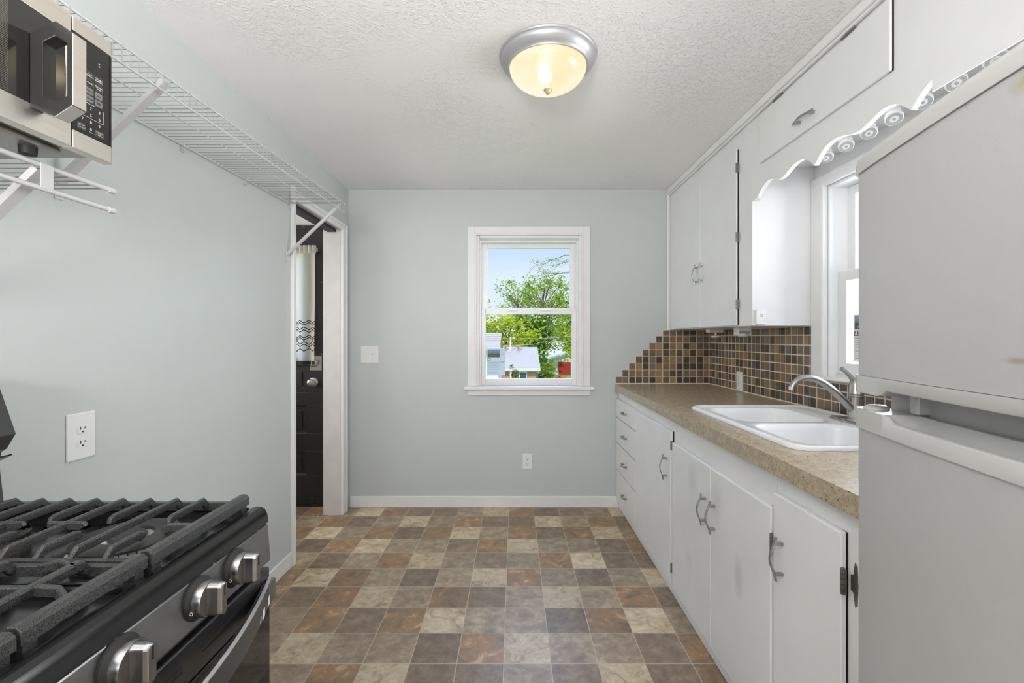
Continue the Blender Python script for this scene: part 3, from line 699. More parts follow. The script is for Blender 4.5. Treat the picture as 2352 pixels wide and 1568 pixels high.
# header over the window with a scalloped edge and a lift-up door
c = thing('header_cabinet', 'white scalloped header cabinet with a lift-up door over the sink window', 'cabinet', ((UX + XR) / 2, 1.5, 1.95))
sc_px = [(2.2065, 1.912), (2.165, 1.915), (2.158, 1.921), (2.130, 1.943), (2.10, 1.958), (2.074, 1.966), (2.050, 1.9665), (2.022, 1.956), (1.995, 1.944), (1.970, 1.9415), (1.945, 1.945), (1.91, 1.958), (1.880, 1.967), (1.850, 1.969), (1.825, 1.966), (1.800, 1.956), (1.778, 1.940), (1.753, 1.914),
         (1.738, 1.925), (1.715, 1.945), (1.69, 1.959), (1.66, 1.966), (1.625, 1.966), (1.59, 1.958), (1.56, 1.948), (1.535, 1.944), (1.51, 1.945), (1.485, 1.952), (1.455, 1.961), (1.43, 1.966), (1.40, 1.965), (1.375, 1.956), (1.35, 1.938), (1.325, 1.914)]
sm = [(Vector((a, b, 0))) for a, b in sc_px]
left = smooth_path(sm[1:18], 3); mid = smooth_path(sm[17:], 3)
half = [sm[0]] + left[:-1] + mid
cen = 1.325
edge = [(p.x, p.y) for p in half] + [(2 * cen - p.x, p.y) for p in half[::-1][1:]]
edge = [p for p in edge if p[0] > .46]
poly = edge + [(edge[-1][0], ZC - .001), (2.2065, ZC - .001)]
# front board, concave outline, filled by bmesh
def outline_board(poly, x0, x1, holes=()):
    bm = bmesh.new(); a = [bm.verts.new((x0, p[0], p[1])) for p in poly]
    es = [bm.edges.new((a[i], a[(i + 1) % len(a)])) for i in range(len(a))]
    bmesh.ops.triangle_fill(bm, edges=es, use_beauty=True)
    r_ = bmesh.ops.extrude_face_region(bm, geom=bm.faces[:])
    bmesh.ops.translate(bm, verts=[v_ for v_ in r_['geom'] if isinstance(v_, bmesh.types.BMVert)], vec=(x1 - x0, 0, 0))
    bmesh.ops.recalc_face_normals(bm, faces=bm.faces)
    mb = MB(); bm.verts.index_update(); mb.add([v_.co[:] for v_ in bm.verts], [[v_.index for v_ in f_.verts] for f_ in bm.faces]); bm.free(); return mb
vb = outline_board(poly, UX, UX + .018).build('scalloped_valance', M['cabinet'], c)
RZ = 2.075
MB().box(UX + .018, XR - .001, .46, 2.206, RZ, RZ + .018).build('underside', M['white'], c)
dr = cab_door(c, 1.383, 2.126, 2.063, 2.286, UD, UX, gap=.004)
bow_pull('handle', (UD, 1.775, 2.11), (0, 1, 0), (-1, 0, 0), M['pull'], dr, depth=.03)
for y in (1.555, 1.972): MB().tube([(UD - .001, y - .03, 2.288), (UD - .001, y + .03, 2.288)], .005, 8).box(UD - .002, UX, y - .028, y + .028, 2.286, 2.294).build('hinge', M['bronze'], dr)
MB().box(UX - .0012, UX + .002, .6, 1.257, 1.93, ZC - .03).build('seam_board', M['cabinet'], c)
c = thing('bulkhead_cabinet', 'blank white cabinet panel high up over the refrigerator', 'cabinet panel', ((UX + XR) / 2, 0, 1.75))
MB().box(UX, UX + .018, -.6, .458, 1.75, ZC - .001).box(UX + .018, XR - .001, .44, .458, 1.75, ZC - .001).box(UX + .018, XR - .001, -.6, .44, 1.75, 1.768).build('carcass', M['cabinet'], c)
struct('trim_1', MB().box(UX - .026, UX - .0015, -.6, YB - .021, ZC - .038, ZC - .0005).box(UX - .018, UX - .0015, -.6, YB - .021, ZC - .05, ZC - .038), M['trim'], bevel=.006)
# spots in the recess
vf = thing('recessed_vanity_light', 'white strip of small round bulbs under the header above the sink window', 'light fixture', (1.30, 1.72, RZ))
MB().box(1.268, 1.332, 1.14, 2.0, RZ - .012, RZ - .0005).build('base_strip', M['trim'], vf, bevel=.003)
M['frost'] = plain('frosted_bulb_glass', (176, 176, 175), .15, var=.01)
tilt = Vector((0, 0, -1)).rotation_difference(Vector((-.32, -.52, -.79)).normalized()).to_matrix()
def tilted(mb, piv):
    mb.v = [tuple(Vector(piv) + tilt @ (Vector(p) - Vector(piv))) for p in mb.v]; return mb
for y in (1.93, 1.815, 1.70, 1.59, 1.48, 1.37, 1.26):
    pv = (1.315, y, RZ - .028)
    MB().lathe([(.001, .016), (.022, .016), (.022, .006), (.024, -.008), (.018, -.014), (.001, -.014)], pv, 'z', 20).build('socket', M['trim'], vf, smooth=True)
    b_ = tilted(MB().lathe([(.012, -.008), (.014, -.02), (.023, -.038), (.027, -.05), (.026, -.057), (.021, -.060), (.001, -.060)], pv, 'z', 24), pv).build('bulb', M['vinyl'], vf, smooth=True, ang=60)
    tilted(MB().lathe([(.021, -.0598), (.023, -.061), (.013, -.061), (.012, -.0598)], pv, 'z', 24), pv).build('rim', M['frost'], b_, smooth=True)
    tilted(MB().lathe([(.001, -.0598), (.005, -.0598), (.004, -.063), (.001, -.0635)], pv, 'z', 12), pv).build('tip', M['frost'], b_, smooth=True)
# doorbell chime, under-cabinet lights
t_ = thing('doorbell_chime', 'small white plug-in chime with round button on the cabinet side panel', 'doorbell', (1.183, 2.207, 1.318))
MB().box(1.159, 1.206, 2.187, 2.2068, 1.318, 1.389).build('case', M['plastic'], t_, bevel=.005, seg=3)
MB().ring_prism([(1.183 + .0075 * math.cos(a * .2618), 1.361 + .0075 * math.sin(a * .2618)) for a in range(24)], [(1.183 + .0055 * math.cos(a * .2618), 1.361 + .0055 * math.sin(a * .2618)) for a in range(24)], 'y', 2.1862, 2.188).build('button_ring', M['gasket'], t_)
MB().box(1.199, 1.2008, 2.186, 2.188, 1.325, 1.345).build('slot', M['gasket'], t_)
t_ = thing('puck_light', 'white swivel puck light under the upper cabinet by the corner', 'under-cabinet light', (1.335, 3.05, UZ))
MB().box(1.29, 1.385, 3.02, 3.08, UZ - .024, UZ).build('mount', M['plastic'], t_, bevel=.004)
MB().tube([(1.345, 3.05, UZ - .023), (1.345, 3.05, UZ - .042)], .007, 10, up=(1, 0, 0)).lathe([(.001, .008), (.02, .008), (.03, 0), (.03, -.008), (.001, -.008)], (1.345, 3.05, UZ - .048), 'z', 24).build('lamp_head', M['plastic'], t_, smooth=True)
t_ = thing('puck_light', 'white boxy light with a round lens under the upper cabinet end', 'under-cabinet light', (1.285, 2.58, UZ))
MB().box(1.252, 1.322, 2.55, 2.61, UZ - .022, UZ).box(1.252, 1.258, 2.55, 2.61, UZ - .044, UZ - .022).box(1.316, 1.322, 2.55, 2.61, UZ - .044, UZ - .022).build('bracket', M['plastic'], t_, bevel=.002)
MB().box(1.2585, 1.3155, 2.55, 2.61, UZ - .034, UZ - .0225).build('battery_slot', M['gasket'], t_)
MB().lathe([(.001, .0), (.026, 0), (.027, -.012), (.02, -.018), (.001, -.019)], (1.287, 2.58, UZ - .0342), 'z', 24).build('lamp_head', M['plastic'], t_, smooth=True)

# ------------------------------------------------------------------ ceiling light
lx, ly = .131, 1.78
t_ = thing('ceiling_light', 'round flush ceiling light with satin ring and glowing cream glass bowl', 'ceiling light', (lx, ly, ZC))
MB().lathe([(.10, 0), (.189, 0), (.190, -.004), (.187, -.009), (.184, -.011), (.185, -.016), (.180, -.026), (.166, -.040), (.158, -.045), (.1565, -.049), (.150, -.049), (.148, -.042), (.14, -.03), (.10, -.02)], (lx, ly, ZC), 'z', 72).build('ring', plain('satin_nickel_ring', (184, 184, 184), .42, .6, var=.02), t_, smooth=True, ang=50)
pr = []
for i in range(15):
    a = (i / 14) * math.pi / 2; pr.append((.149 * math.cos(a) ** .9 if i < 14 else .004, -.047 - .080 * math.sin(a) ** 1.05))
MB().lathe(pr[:-1] + [(.002, -.127)], (lx, ly, ZC), 'z', 64).build('glass_bowl', M['lampglass'], t_, smooth=True, ang=80)
MB().lathe([(.001, -.112), (.013, -.1265), (.017, -.130), (.015, -.134), (.010, -.139), (.008, -.144), (.001, -.146)], (lx, ly, ZC), 'z', 24).build('finial', plain('antique_brass_finial', (196, 172, 128), .35, .3), t_, smooth=True)
b_ = MB()
b_.lathe([(.002, -.025), (.013, -.03), (.014, -.042), (.026, -.058), (.029, -.072), (.024, -.086), (.012, -.094), (.002, -.096)], (lx - .012, ly + .005, ZC), 'z', 20)
b_.build('bulb', M['bulb'], t_, smooth=True)

# ------------------------------------------------------------------ refrigerator
fr = thing('refrigerator', 'white top-freezer refrigerator standing beside the counter', 'refrigerator', (.6878, .948, 0), math.atan2(-.984, -.1772))
FW, FT = .70, .065
def door_outline(r=.022, y1=FT, bow=.010, k=7):
    """plan of a door: rounded front corners, faint bow; local x along the front, y inward"""
    pts = []
    for i in range(k + 1):
        a = R(180 + 90 * i / k); pts.append((r + r * math.cos(a), r + bow + r * math.sin(a)))
    for i in range(1, 12):
        u = i / 12; pts.append((r + (FW - 2 * r) * u, bow - bow * math.sin(math.pi * u) ** .8))
    for i in range(k + 1):
        a = R(270 + 90 * i / k); pts.append((FW - r + r * math.cos(a), r + bow + r * math.sin(a)))
    return pts + [(FW, y1), (0, y1)]
def inset(poly, d):
    cx, cy = FW / 2, FT / 2
    return [(x + (d if x < cx else -d) * min(1, abs(x - cx) / .3), y + (d if y < cy else 0)) for x, y in poly]
def L_(mb): return dict(local=True)
OUT = door_outline(); IN = inset(OUT, .0035)
MB().box(.004, FW - .004, FT + .012, .70, .02, 1.595).build('cabinet_body', M['fridge'], fr, local=True, bevel=.008)
MB().box(.012, FW - .012, FT, FT + .012, .09, 1.09).box(.012, FW - .012, FT, FT + .012, 1.17, 1.59).build('gasket', M['gasket'], fr, local=True)
MB().box(.02, FW - .02, .04, .08, .0, .085).build('toe_grille', M['gasket'], fr, local=True, bevel=.004)
fz_ = MB().prism(IN, 'z', 1.180, 1.584).build('freezer_door', M['fridge'], fr, local=True, smooth=True, ang=30)
# top cap of the freezer door, rolled over
cap = MB(); lay = [(1.5845, 0), (1.604, 0), (1.613, .002), (1.619, .007), (1.622, .016)]
n = len(OUT); vs = []
for z, d_ in lay: vs += [(x, y, z) for x, y in inset(OUT, d_)]
cap.add(vs, [tuple(range(n))[::-1], tuple((len(lay) - 1) * n + i for i in range(n))] + [(l * n + i, l * n + (i + 1) % n, (l + 1) * n + (i + 1) % n, (l + 1) * n + i) for l in range(len(lay) - 1) for i in range(n)])
cap.build('top_cap', M['fridgetrim'], fz_, local=True, smooth=True, ang=35)
def bow(x): u = min(1, max(0, (x - .022) / (FW - .044))); return .010 - .010 * math.sin(math.pi * u) ** .8
def ease(t): t = min(1, max(0, t)); return t * t * (3 - 2 * t)
def trim(section, a0, zb0, zb1):
    """door-end trim: solid blocks at both ends, between them a section(t) that changes over the first centimetres"""
    mb = MB(); e1 = FW - .06
    mb.prism([(0, FT)] + OUT[:8] + [(a0, bow(a0)), (a0, FT)], 'z', zb0, zb1)
    mb.prism([(e1, FT), (e1, bow(e1))] + OUT[-10:-2] + [(FW, FT)], 'z', zb0, zb1)
    xs = [a0 + .03 * i / 8 for i in range(9)] + [a0 + .03 + (e1 - a0 - .06) * i / 16 for i in range(1, 17)] + [e1 - .03 + .03 * i / 8 for i in range(1, 9)]
    vs = []; n = 0
    for x in xs:
        t = ease(min((x - a0), (e1 - x)) / .028); sec = section(t); n = len(sec)
        vs += [(x, y + (bow(x) if y < FT - .001 else 0), z) for y, z in sec]
    m_ = len(xs)
    mb.add(vs, [tuple(range(n))[::-1], tuple((m_ - 1) * n + i for i in range(n))] + [(l * n + i, l * n + (i + 1) % n, (l + 1) * n + (i + 1) % n, (l + 1) * n + i) for l in range(m_ - 1) for i in range(n)])
    return mb
def sec_low(t):
    zt = 1.114; a = zt - .012 * t; dpt = .034 * t
    return [(0, 1.0742), (0, a - .004), (.0015, a - .001), (.004, a), (.009, a), (.012, a - .002 - .004 * t), (.016, zt - dpt), (.024, zt - dpt * 1.15), (.034, zt - dpt), (.044, zt - dpt * .55), (.0515, zt - .004 * t), (.054, zt), (FT, zt), (FT, 1.0742)]
def sec_up(t):
    zb = 1.146 + .011 * t
    return [(0, 1.1793), (0, zb + .004), (.0015, zb + .001), (.004, zb), (.012, zb), (.018, zb + .004 * t), (.05, zb + .005 * t), (FT, zb + .005 * t), (FT, 1.1793)]
trim(sec_up, .098, 1.146, 1.1793).build('handle_trim', M['fridgetrim'], fz_, local=True, smooth=True, ang=38, weld=True)
ld = MB().prism(IN, 'z', .10, 1.0735).build('fresh_food_door', M['fridge'], fr, local=True, smooth=True, ang=30)
trim(sec_low, .112, 1.0742, 1.114).build('handle_trim', M['fridgetrim'], ld, local=True, smooth=True, ang=38, weld=True)
MB().lathe([(.001, 0), (.021, 0), (.021, .004), (.015, .009), (.001, .010)], (.042, .034, 1.113), 'z', 24).build('hinge_cap', M['fridgetrim'], ld, local=True, smooth=True)
MB().box(.10, .122, .056, FT + .02, 1.115, 1.156).build('center_hinge', M['fridgetrim'], fr, local=True, bevel=.004)
for x in (.145, .2): MB().lathe([(.001, 0), (.006, 0), (.006, -.006), (.003, -.009), (.001, -.009)], (x, .045, 1.1625), 'z', 12).build('screw', M['gasket'], fz_, local=True, smooth=True)

# ------------------------------------------------------------------ gas range
RY0, RY1, RXB = .205, .9155, -1.16
rg = thing('gas_range', 'black gas range with cast iron grates and silver knobs against the aqua wall', 'range', (-.83, .56, 0))
MB().box(RXB, -.53, RY0 + .004, RY1 - .004, .02, .88).build('body', M['blacksteel'], rg, bevel=.004)
for x in (-1.1, -.58):
    for y in (RY0 + .05, RY1 - .05): MB().lathe([(.001, 0), (.018, 0), (.018, .012), (.012, .02), (.001, .021)], (x, y, 0), 'z', 12).build('foot', M['dark'], rg)
# cooktop pan: raised rim, sunken well
ck = MB()
rim = [(-.492, .8865), (-.4945, .9035), (-.499, .912), (-.506, .9165), (-.516, .9175), (-.524, .915), (-.530, .909), (-.5335, .903)]
ck.prism(rim + [(-.56, .903), (-.56, .8865)], 'y', RY0, RY1)
ck.box(RXB, -.56, RY0, RY1, .8865, .8995)
for y, s_ in ((RY1, -1), (RY0, 1)):
    ck.prism([(y, .8995), (y, .912), (y + s_ * .004, .9165), (y + s_ * .012, .917), (y + s_ * .018, .912), (y + s_ * .02, .8995)], 'x', RXB, -.53)
ck.build('cooktop', M['enamelblack'], rg, smooth=True, ang=25)
MB().box(RXB + .02, -.56, .655, .661, .8995, .9015).box(RXB + .02, -.56, .484, .490, .8995, .9015).build('well_ridge', M['enamelblack'], rg, bevel=.001)
# control panel
pan = MB(); pan.prism([(-.4925, .8835), (-.4865, .812), (-.492, .807), (-.54, .807), (-.54, .8835)], 'y', RY0, RY1)
cp = pan.build('control_panel', M['blacksteel'], rg, bevel=.003)
MB().box(-.4935, -.4915, RY0 + .01, RY1 - .01, .8838, .8862).build('seam', M['dark'], rg)
for y in (.872, .80, .745, .69, .63, .56, .48, .40, .33): MB().box(-.4922, -.4908, y, y + .006, .8838, .8862).build('clip', M['chrome'], cp)
def knob(y, z):
    xp = -.489 + (.8 - .8)
    sk = MB().lathe([(.001, 0), (.032, 0), (.032, .004), (.0265, .010), (.001, .010)], (xp - .002, y, z), 'x', 36).build('knob', M['dark'], rg, smooth=True)
    d_ = MB().lathe([(.001, .008), (.0265, .008), (.0268, .017), (.0255, .020), (.001, .0205)], (xp, y, z), 'x', 40).build('dial', M['knobsteel'], sk, smooth=True, ang=30)
    g_ = MB(); a = []
    # grip: a bar that stands up from the disc, thick in the middle, rounded nose at the ends
    for t_, (wd, hh) in ((.019, (.0105, .0265)), (.036, (.0085, .0255)), (.042, (.0065, .0245))):
        a.append([(xp + t_, y + wd, z - hh * .82), (xp + t_, y + wd, z + hh * .82), (xp + t_, y + wd * .35, z + hh), (xp + t_, y - wd * .35, z + hh), (xp + t_, y - wd, z + hh * .82), (xp + t_, y - wd, z - hh * .82), (xp + t_, y - wd * .35, z - hh), (xp + t_, y + wd * .35, z - hh)])
    vs = [p for l in a for p in l]
    g_.add(vs, [tuple(range(8))[::-1], tuple(16 + i for i in range(8))] + [(l * 8 + i, l * 8 + (i + 1) % 8, (l + 1) * 8 + (i + 1) % 8, (l + 1) * 8 + i) for l in (0, 1) for i in range(8)])
    g_.build('grip', M['knobsteel'], sk, bevel=.002, seg=2)
    MB().box(xp + .0415, xp + .0426, y - .0008, y + .0008, z + .004, z + .021).build('pointer', M['dark'], sk)
    return sk
def text(body, size, loc, right, up, mat, par, name='lettering', align='CENTER', bold=0.0):
    cu = bpy.data.curves.new(name, 'FONT'); cu.body = body; cu.size = size; cu.align_x = align; cu.align_y = 'CENTER'; cu.extrude = .00012; cu.offset = bold
    cu.space_line = .82; cu.resolution_u = 3
    o = bpy.data.objects.new(name, cu); COL.objects.link(o); r_ = Vector(right).normalized(); u_ = Vector(up).normalized(); n_ = r_.cross(u_)
    m_ = Matrix((r_, u_, n_)).transposed().to_4x4(); m_.translation = Vector(loc)
    bpy.context.view_layer.update(); me = bpy.data.meshes.new_from_object(o.evaluated_get(bpy.context.evaluated_depsgraph_get()))
    bpy.data.objects.remove(o); bpy.data.curves.remove(cu); me.name = name; me.materials.clear(); me.materials.append(mat); me.transform(W[par.name].inverted() @ m_)
    o = bpy.data.objects.new(name, me); COL.objects.link(o); o.parent = par
    return o
M['ink'] = plain('white_print', (226, 226, 222), .5, var=0); M['greyink'] = plain('grey_print', (120, 120, 118), .5, var=0); M['blackink'] = plain('black_print', (20, 20, 20), .5, var=0)
for y in (.80, .7066, .566, .425, .33):
    k_ = knob(y, .853)
    text('LO', .008, (-.489 + .0125 - .006, y - .0262, .843), (.9, -.15, 0), (0, 0, 1), M['ink'], k_)
    cp_ = MB().ring_prism([(y - .006, .874), (y + .006, .874), (y + .006, .880), (y - .006, .880)], [(y - .0052, .8748), (y + .0052, .8748), (y + .0052, .8792), (y - .0052, .8792)], 'x', -.4925, -.4918); cp_.build('burner_mark', M['greyink'], cp)
# oven door
dx = -.489
od = MB(); od.box(-.535, dx, RY0 + .002, RY1 - .001, .735, .798)
dr = od.build('oven_door', M['darksteel'], rg, bevel=.003)
MB().box(-.535, dx + .001, RY0 + .002, RY1 - .001, .22, .7345).build('glass_panel', M['glassblack'], dr, bevel=.003)
for y in (.755, .635, .515, .40, .29):
    for z in (.770, .763): MB().box(dx - .002, dx + .0006, y - .038, y + .038, z - .0018, z + .0018).build('vent_slot', M['dark'], dr)
# bowed handle, silver top edge and dark front
hp = []
for i in range(33):
    y = RY1 - .004 - (RY1 - RY0 - .008) * i / 32; u = (i / 32 - .5) * 2
    hp.append((dx + .004 + .062 * (1 - u * u), y))
prof = [(x, y) for x, y in hp] + [(x - .012, y) for x, y in hp[::-1]]
MB().prism(prof, 'z', .735, .7765).build('handle', M['darksteel'], dr, smooth=True, ang=40)
prof = [(x + .0006, y) for x, y in hp] + [(x - .0055, y) for x, y in hp[::-1]]
MB().prism(prof, 'z', .7767, .7785).build('handle_top_strip', M['bluntsteel'], dr)
for y in (RY0 + .012, RY1 - .012): MB().box(dx - .002, dx + .012, y - .012, y + .012, .735, .7765).build('handle_post', M['blacksteel'], dr, bevel=.002)
def hx(y):
    u = ((RY1 - .004 - y) / (RY1 - RY0 - .008) - .5) * 2; return dx + .004 + .062 * (1 - u * u)
M['sticker'] = plain('white_paper_label', (228, 228, 224), .6, var=.02)
for y0, y1 in ((.880, .896), (.838, .852)):
    x0_, x1_ = hx(y0) + .0006, hx(y1) + .0006
    st = MB().add([(x0_, y0, .7365), (x1_, y1, .7365), (x1_, y1, .7535), (x0_, y0, .7535), (x0_ + .0006, y0, .7365), (x1_ + .0006, y1, .7365), (x1_ + .0006, y1, .7535), (x0_ + .0006, y0, .7535)], [(0, 3, 2, 1), (4, 5, 6, 7), (0, 1, 5, 4), (1, 2, 6, 5), (2, 3, 7, 6), (3, 0, 4, 7)]).build('label', M['sticker'], dr)
for body, y, sz, ink in (('SCAN', .866, .0085, 'greyink'), ('L T', .826, .011, 'ink')):
    text(body, sz, (hx(y) + .0012, y, .7445), (hx(y + .01) - hx(y - .01), .02, 0), (0, 0, 1), M[ink], dr)
MB().box(-.535, dx - .002, RY0 + .004, RY1 - .003, .05, .215).build('storage_drawer', M['blacksteel'], rg, bevel=.004)
# backguard with slanted face, vent lip below
MB().prism([(RXB, .90), (RXB, 1.20), (-1.055, 1.20), (-1.046, 1.19), (-1.0009, 1.062), (-1.019, 1.032), (-1.026, 1.027), (-1.03, 1.026), (-1.034, 1.0), (-1.0225, .9)], 'y', RY0, RY1 + .004).build('backguard', M['darksteel'], rg, bevel=.002)
MB().prism([(-1.033, 1.013), (-1.012, 1.021), (-1.013, 1.018), (-1.033, 1.008)], 'y', RY0 + .01, RY1 + .006).build('vent_lip', M['enamelblack'], rg)
# burners
def burner(x, y, r, double=False, oval=0):
    b_ = MB().lathe([(.001, 0), (r * 1.12, 0), (r * 1.1, .004), (r * .92, .007), (r * .9, .016), (.001, .016)], (x, y, .8995), 'z', 40).build('burner', M['brass'] if not double else M['bluntsteel'], rg, smooth=True, ang=30)
    tm = MB()
    for i in range(36):
        a = 2 * math.pi * i / 36; p = Vector((x + r * .9 * math.cos(a), y + r * .9 * math.sin(a), .909)); tm.tube([p, p + Vector((0, 0, .008))], .0012, 4, up=(1, 0, 0))
    tm.build('flame_port', M['dark'], b_)
    if double:
        k_ = 48; mb = MB(); prof_ = [(r * .5, .9165), (r * .52, .921), (r * .95, .9225), (r * 1.03, .9195), (r * 1.03, .9155), (r * .5, .9155)]
        vs = [(x + q_ * math.cos(2 * math.pi * j / k_), y + q_ * math.sin(2 * math.pi * j / k_), h_) for q_, h_ in prof_ for j in range(k_)]
        n_ = len(prof_); mb.add(vs, [(i * k_ + j, i * k_ + (j + 1) % k_, ((i + 1) % n_) * k_ + (j + 1) % k_, ((i + 1) % n_) * k_ + j) for i in range(n_) for j in range(k_)])
        mb.build('ring_cap', M['cap'], b_, smooth=True, ang=35)
        MB().lathe([(.001, 0), (r * .36, 0), (r * .38, .003), (r * .34, .006), (.001, .0065)], (x, y, .9165), 'z', 32).build('cap', M['cap'], b_, smooth=True, ang=35)
    else: MB().lathe([(.001, 0), (r * .92, 0), (r * .95, .004), (r * .85, .008), (.001, .009)], (x, y, .9157), 'z', 32).build('cap', M['cap'], b_, smooth=True, ang=35)
burner(-.655, .775, .072, True); burner(-.875, .775, .042); burner(-.655, .36, .05); burner(-.875, .36, .036)
ob = MB(); prof_ = rrect(-.86, -.66, .545, .60, .0274, 8)
ob.prism(prof_, 'z', .8995, .914); b_ = ob.build('burner', M['bluntsteel'], rg, smooth=True, ang=30)
MB().prism(rrect(-.856, -.664, .548, .597, .0244, 8), 'z', .9142, .921).build('cap', M['cap'], b_, bevel=.002)
# grates
BW = .0082
def bar(mb, pts, w=BW, h=.013):
    hw = w / 2; mb.sweep(pts, [(-hw, -h), (hw, -h), (hw, -.002), (hw - .002, 0), (-hw + .002, 0), (-hw, -.002)])
GT = .9445
XS = [-.602, -.6535, -.705, -.7575, -.809, -.8615, -.914, -.9665]
def hump(x, y0, y1, end0, end1):
    """bar along y at x; end0/end1: 'rail' dips onto the low rail, 'tip' is a finger tip"""
    p = []
    if end0 == 'rail': p += [(x, y0, .928), (x, y0 + .006, .934), (x, y0 + .016, GT)]
    else: p += [(x, y0, GT - .012), (x, y0 + .003, GT - .003), (x, y0 + .012, GT), ]
    if end1 == 'rail': p += [(x, y1 - .016, GT), (x, y1 - .006, .934), (x, y1, .928)]
    else: p += [(x, y1 - .012, GT), (x, y1 - .003, GT - .003), (x, y1, GT - .012)]
    return p
def side_grate(y0, y1, flip):
    g_ = MB(); ym = .775 if not flip else .36
    fr_ = [(-.011, -.020), (.011, -.020), (.0105, -.005), (.005, 0), (-.005, 0), (-.0105, -.005)]
    g_.sweep([(-.535, y1, GT + .0005), (-.535, y0, GT + .0005)], fr_)
    g_.box(-1.005, -.99, y0, y1, .915, .934)
    for y in (y0 + .005, y1 - .005): g_.box(-1.0, -.54, y - .005, y + .005, .916, .931)
    for i, x in enumerate(XS):
        if i % 2: bar(g_, hump(x, y0 + .003, y1 - .003, 'rail', 'rail'))
        else:
            bar(g_, hump(x, ym + .018, y1 - .003, 'tip', 'rail')); bar(g_, hump(x, y0 + .003, ym - .03, 'rail', 'tip'))
    for x in (XS[3], XS[5]): bar(g_, [(x - .034, ym, GT - .008), (x - .03, ym, GT - .001), (x + .03, ym, GT - .001), (x + .034, ym, GT - .008)])
    bar(g_, [(-.544, ym, GT - .004), (-.585, ym, GT - .004), (-.597, ym, GT - .011)])
    for x in (-.535, -.998):
        for y in (y0 + .012, y1 - .012): g_.box(x - .008, x + .008, y - .008, y + .008, .9, .928)
    return g_.build('grate', M['iron'], rg, bevel=.0012, seg=1)
side_grate(.663, .905, False); side_grate(.235, .482, True)
g_ = MB(); y0, y1 = .488, .657
g_.sweep([(-.537, y1, GT + .0005), (-.537, y0, GT + .0005)], [(-.011, -.020), (.011, -.020), (.0105, -.005), (.005, 0), (-.005, 0), (-.0105, -.005)])
g_.box(-1.005, -.99, y0, y1, .915, .934)
for y in (y0 + .005, y1 - .005): g_.box(-1.0, -.54, y - .005, y + .005, .916, .931)
bar(g_, hump(-.607, y0 + .003, y1 - .003, 'rail', 'rail'), .013)
bar(g_, [(-.601, .625, GT), (-.635, .640, GT), (-.665, .640, GT - .006)]); bar(g_, [(-.601, .575, GT), (-.57, .572, GT), (-.55, .560, GT - .004), (-.542, .56, GT - .006)])
bar(g_, [(-.61, .572, GT), (-.648, .572, GT), (-.655, .572, GT - .011)]); bar(g_, [(-.601, .52, GT), (-.635, .505, GT), (-.665, .505, GT - .006)])
for x in (-.71, -.762, -.814, -.866, -.918, -.97):
    if x in (-.71, -.814): bar(g_, hump(x, .59, y1 - .003, 'tip', 'rail')); bar(g_, hump(x, y0 + .003, .555, 'rail', 'tip'))
    else: bar(g_, hump(x, y0 + .003, y1 - .003, 'rail', 'rail'))
for x in (-.537, -.998):
    for y in (y0 + .012, y1 - .012): g_.box(x - .008, x + .008, y - .008, y + .008, .9, .928)
g_.build('grate', M['iron'], rg, bevel=.0012, seg=1)

# ------------------------------------------------------------------ wire shelves and microwave
def wire_shelf(name, label, y0, y1, xf, zd, slope, lip, brackets, clips, rr=.0032, mids=(.5,), lipw=True):
    t_ = thing(name, label, 'wire shelf', (XL, (y0 + y1) / 2, zd)); xb = XL + .008
    Z = lambda y: zd + slope * (y - y1)
    dk = MB(); n_ = int((y1 - y0) / .0254)
    for i in range(n_ + 1):
        y = y1 - .004 - .0254 * i; z = Z(y)
        dk.tube([(xb, y, z + .004), (xf - .001, y, z + .004), (xf + .002, y, z + .002)] + ([(xf + .002, y, z - lip)] if lipw else []), .00125, 6, up=(0, 1, 0))
    dk.build('deck_wire', M['deckwire'], t_, smooth=True)
    b_ = MB()
    for x, dz in ((xb, 0), (xf, 0), (xf, -lip)) + tuple((xb + (xf - xb) * m_, .0) for m_ in mids):
        r_ = rr if x in (xb, xf) else .0022
        b_.tube([(x, y0, Z(y0) + dz), (x, y1, Z(y1) + dz)], r_, 10)
    b_.build('rail', M['wire'], t_, smooth=True)
    for dz in (0, -lip): MB().tube([(xf, y1 - .012, Z(y1) + dz), (xf, y1 + .004, Z(y1) + dz)], rr * 1.35, 12).build('end_cap', M['wire'], t_, smooth=True)
    for y, wd in brackets:
        z = Z(y); br = MB()
        a, b2 = Vector((xf - .006, y, z - .006)), Vector((XL + .004, y, z - .006 - (xf - XL) * .915))
        br.sweep([a, b2], [(-wd / 2, -.007), (wd / 2, -.007), (wd / 2, .007), (wd / 2 - .003, .007), (wd / 2 - .003, -.004), (-wd / 2 + .003, -.004), (-wd / 2 + .003, .007), (-wd / 2, .007)], up=(0, 0, 1))
        br.box(XL + .0005, XL + .004, y - .011, y + .011, b2.z - .045, b2.z + .02)
        br.box(xf + .004, xf + .006, y - wd / 2, y + wd / 2, z - lip, z + .004) if not lipw else None
        k_ = br.build('bracket', M['wire'], t_, bevel=.0008, seg=1)
        MB().lathe([(.001, 0), (.004, 0), (.004, .0016), (.001, .002)], (XL + .0035, y, b2.z - .03), 'x', 10).build('screw', M['bluntsteel'], k_)
    for y in clips:
        z = Z(y); c_ = MB().box(XL + .0005, XL + .006, y - .007, y + .007, z - .024, z - .004).box(XL + .0005, XL + .013, y - .0035, y + .0035, z - .006, z + .014)
        k_ = c_.build('wall_clip', M['wire'], t_, bevel=.0015)
        MB().lathe([(.001, 0), (.0045, 0), (.0045, .002), (.001, .0025)], (XL + .006, y, z - .016), 'x', 10).build('screw', M['bluntsteel'], k_)
    return t_
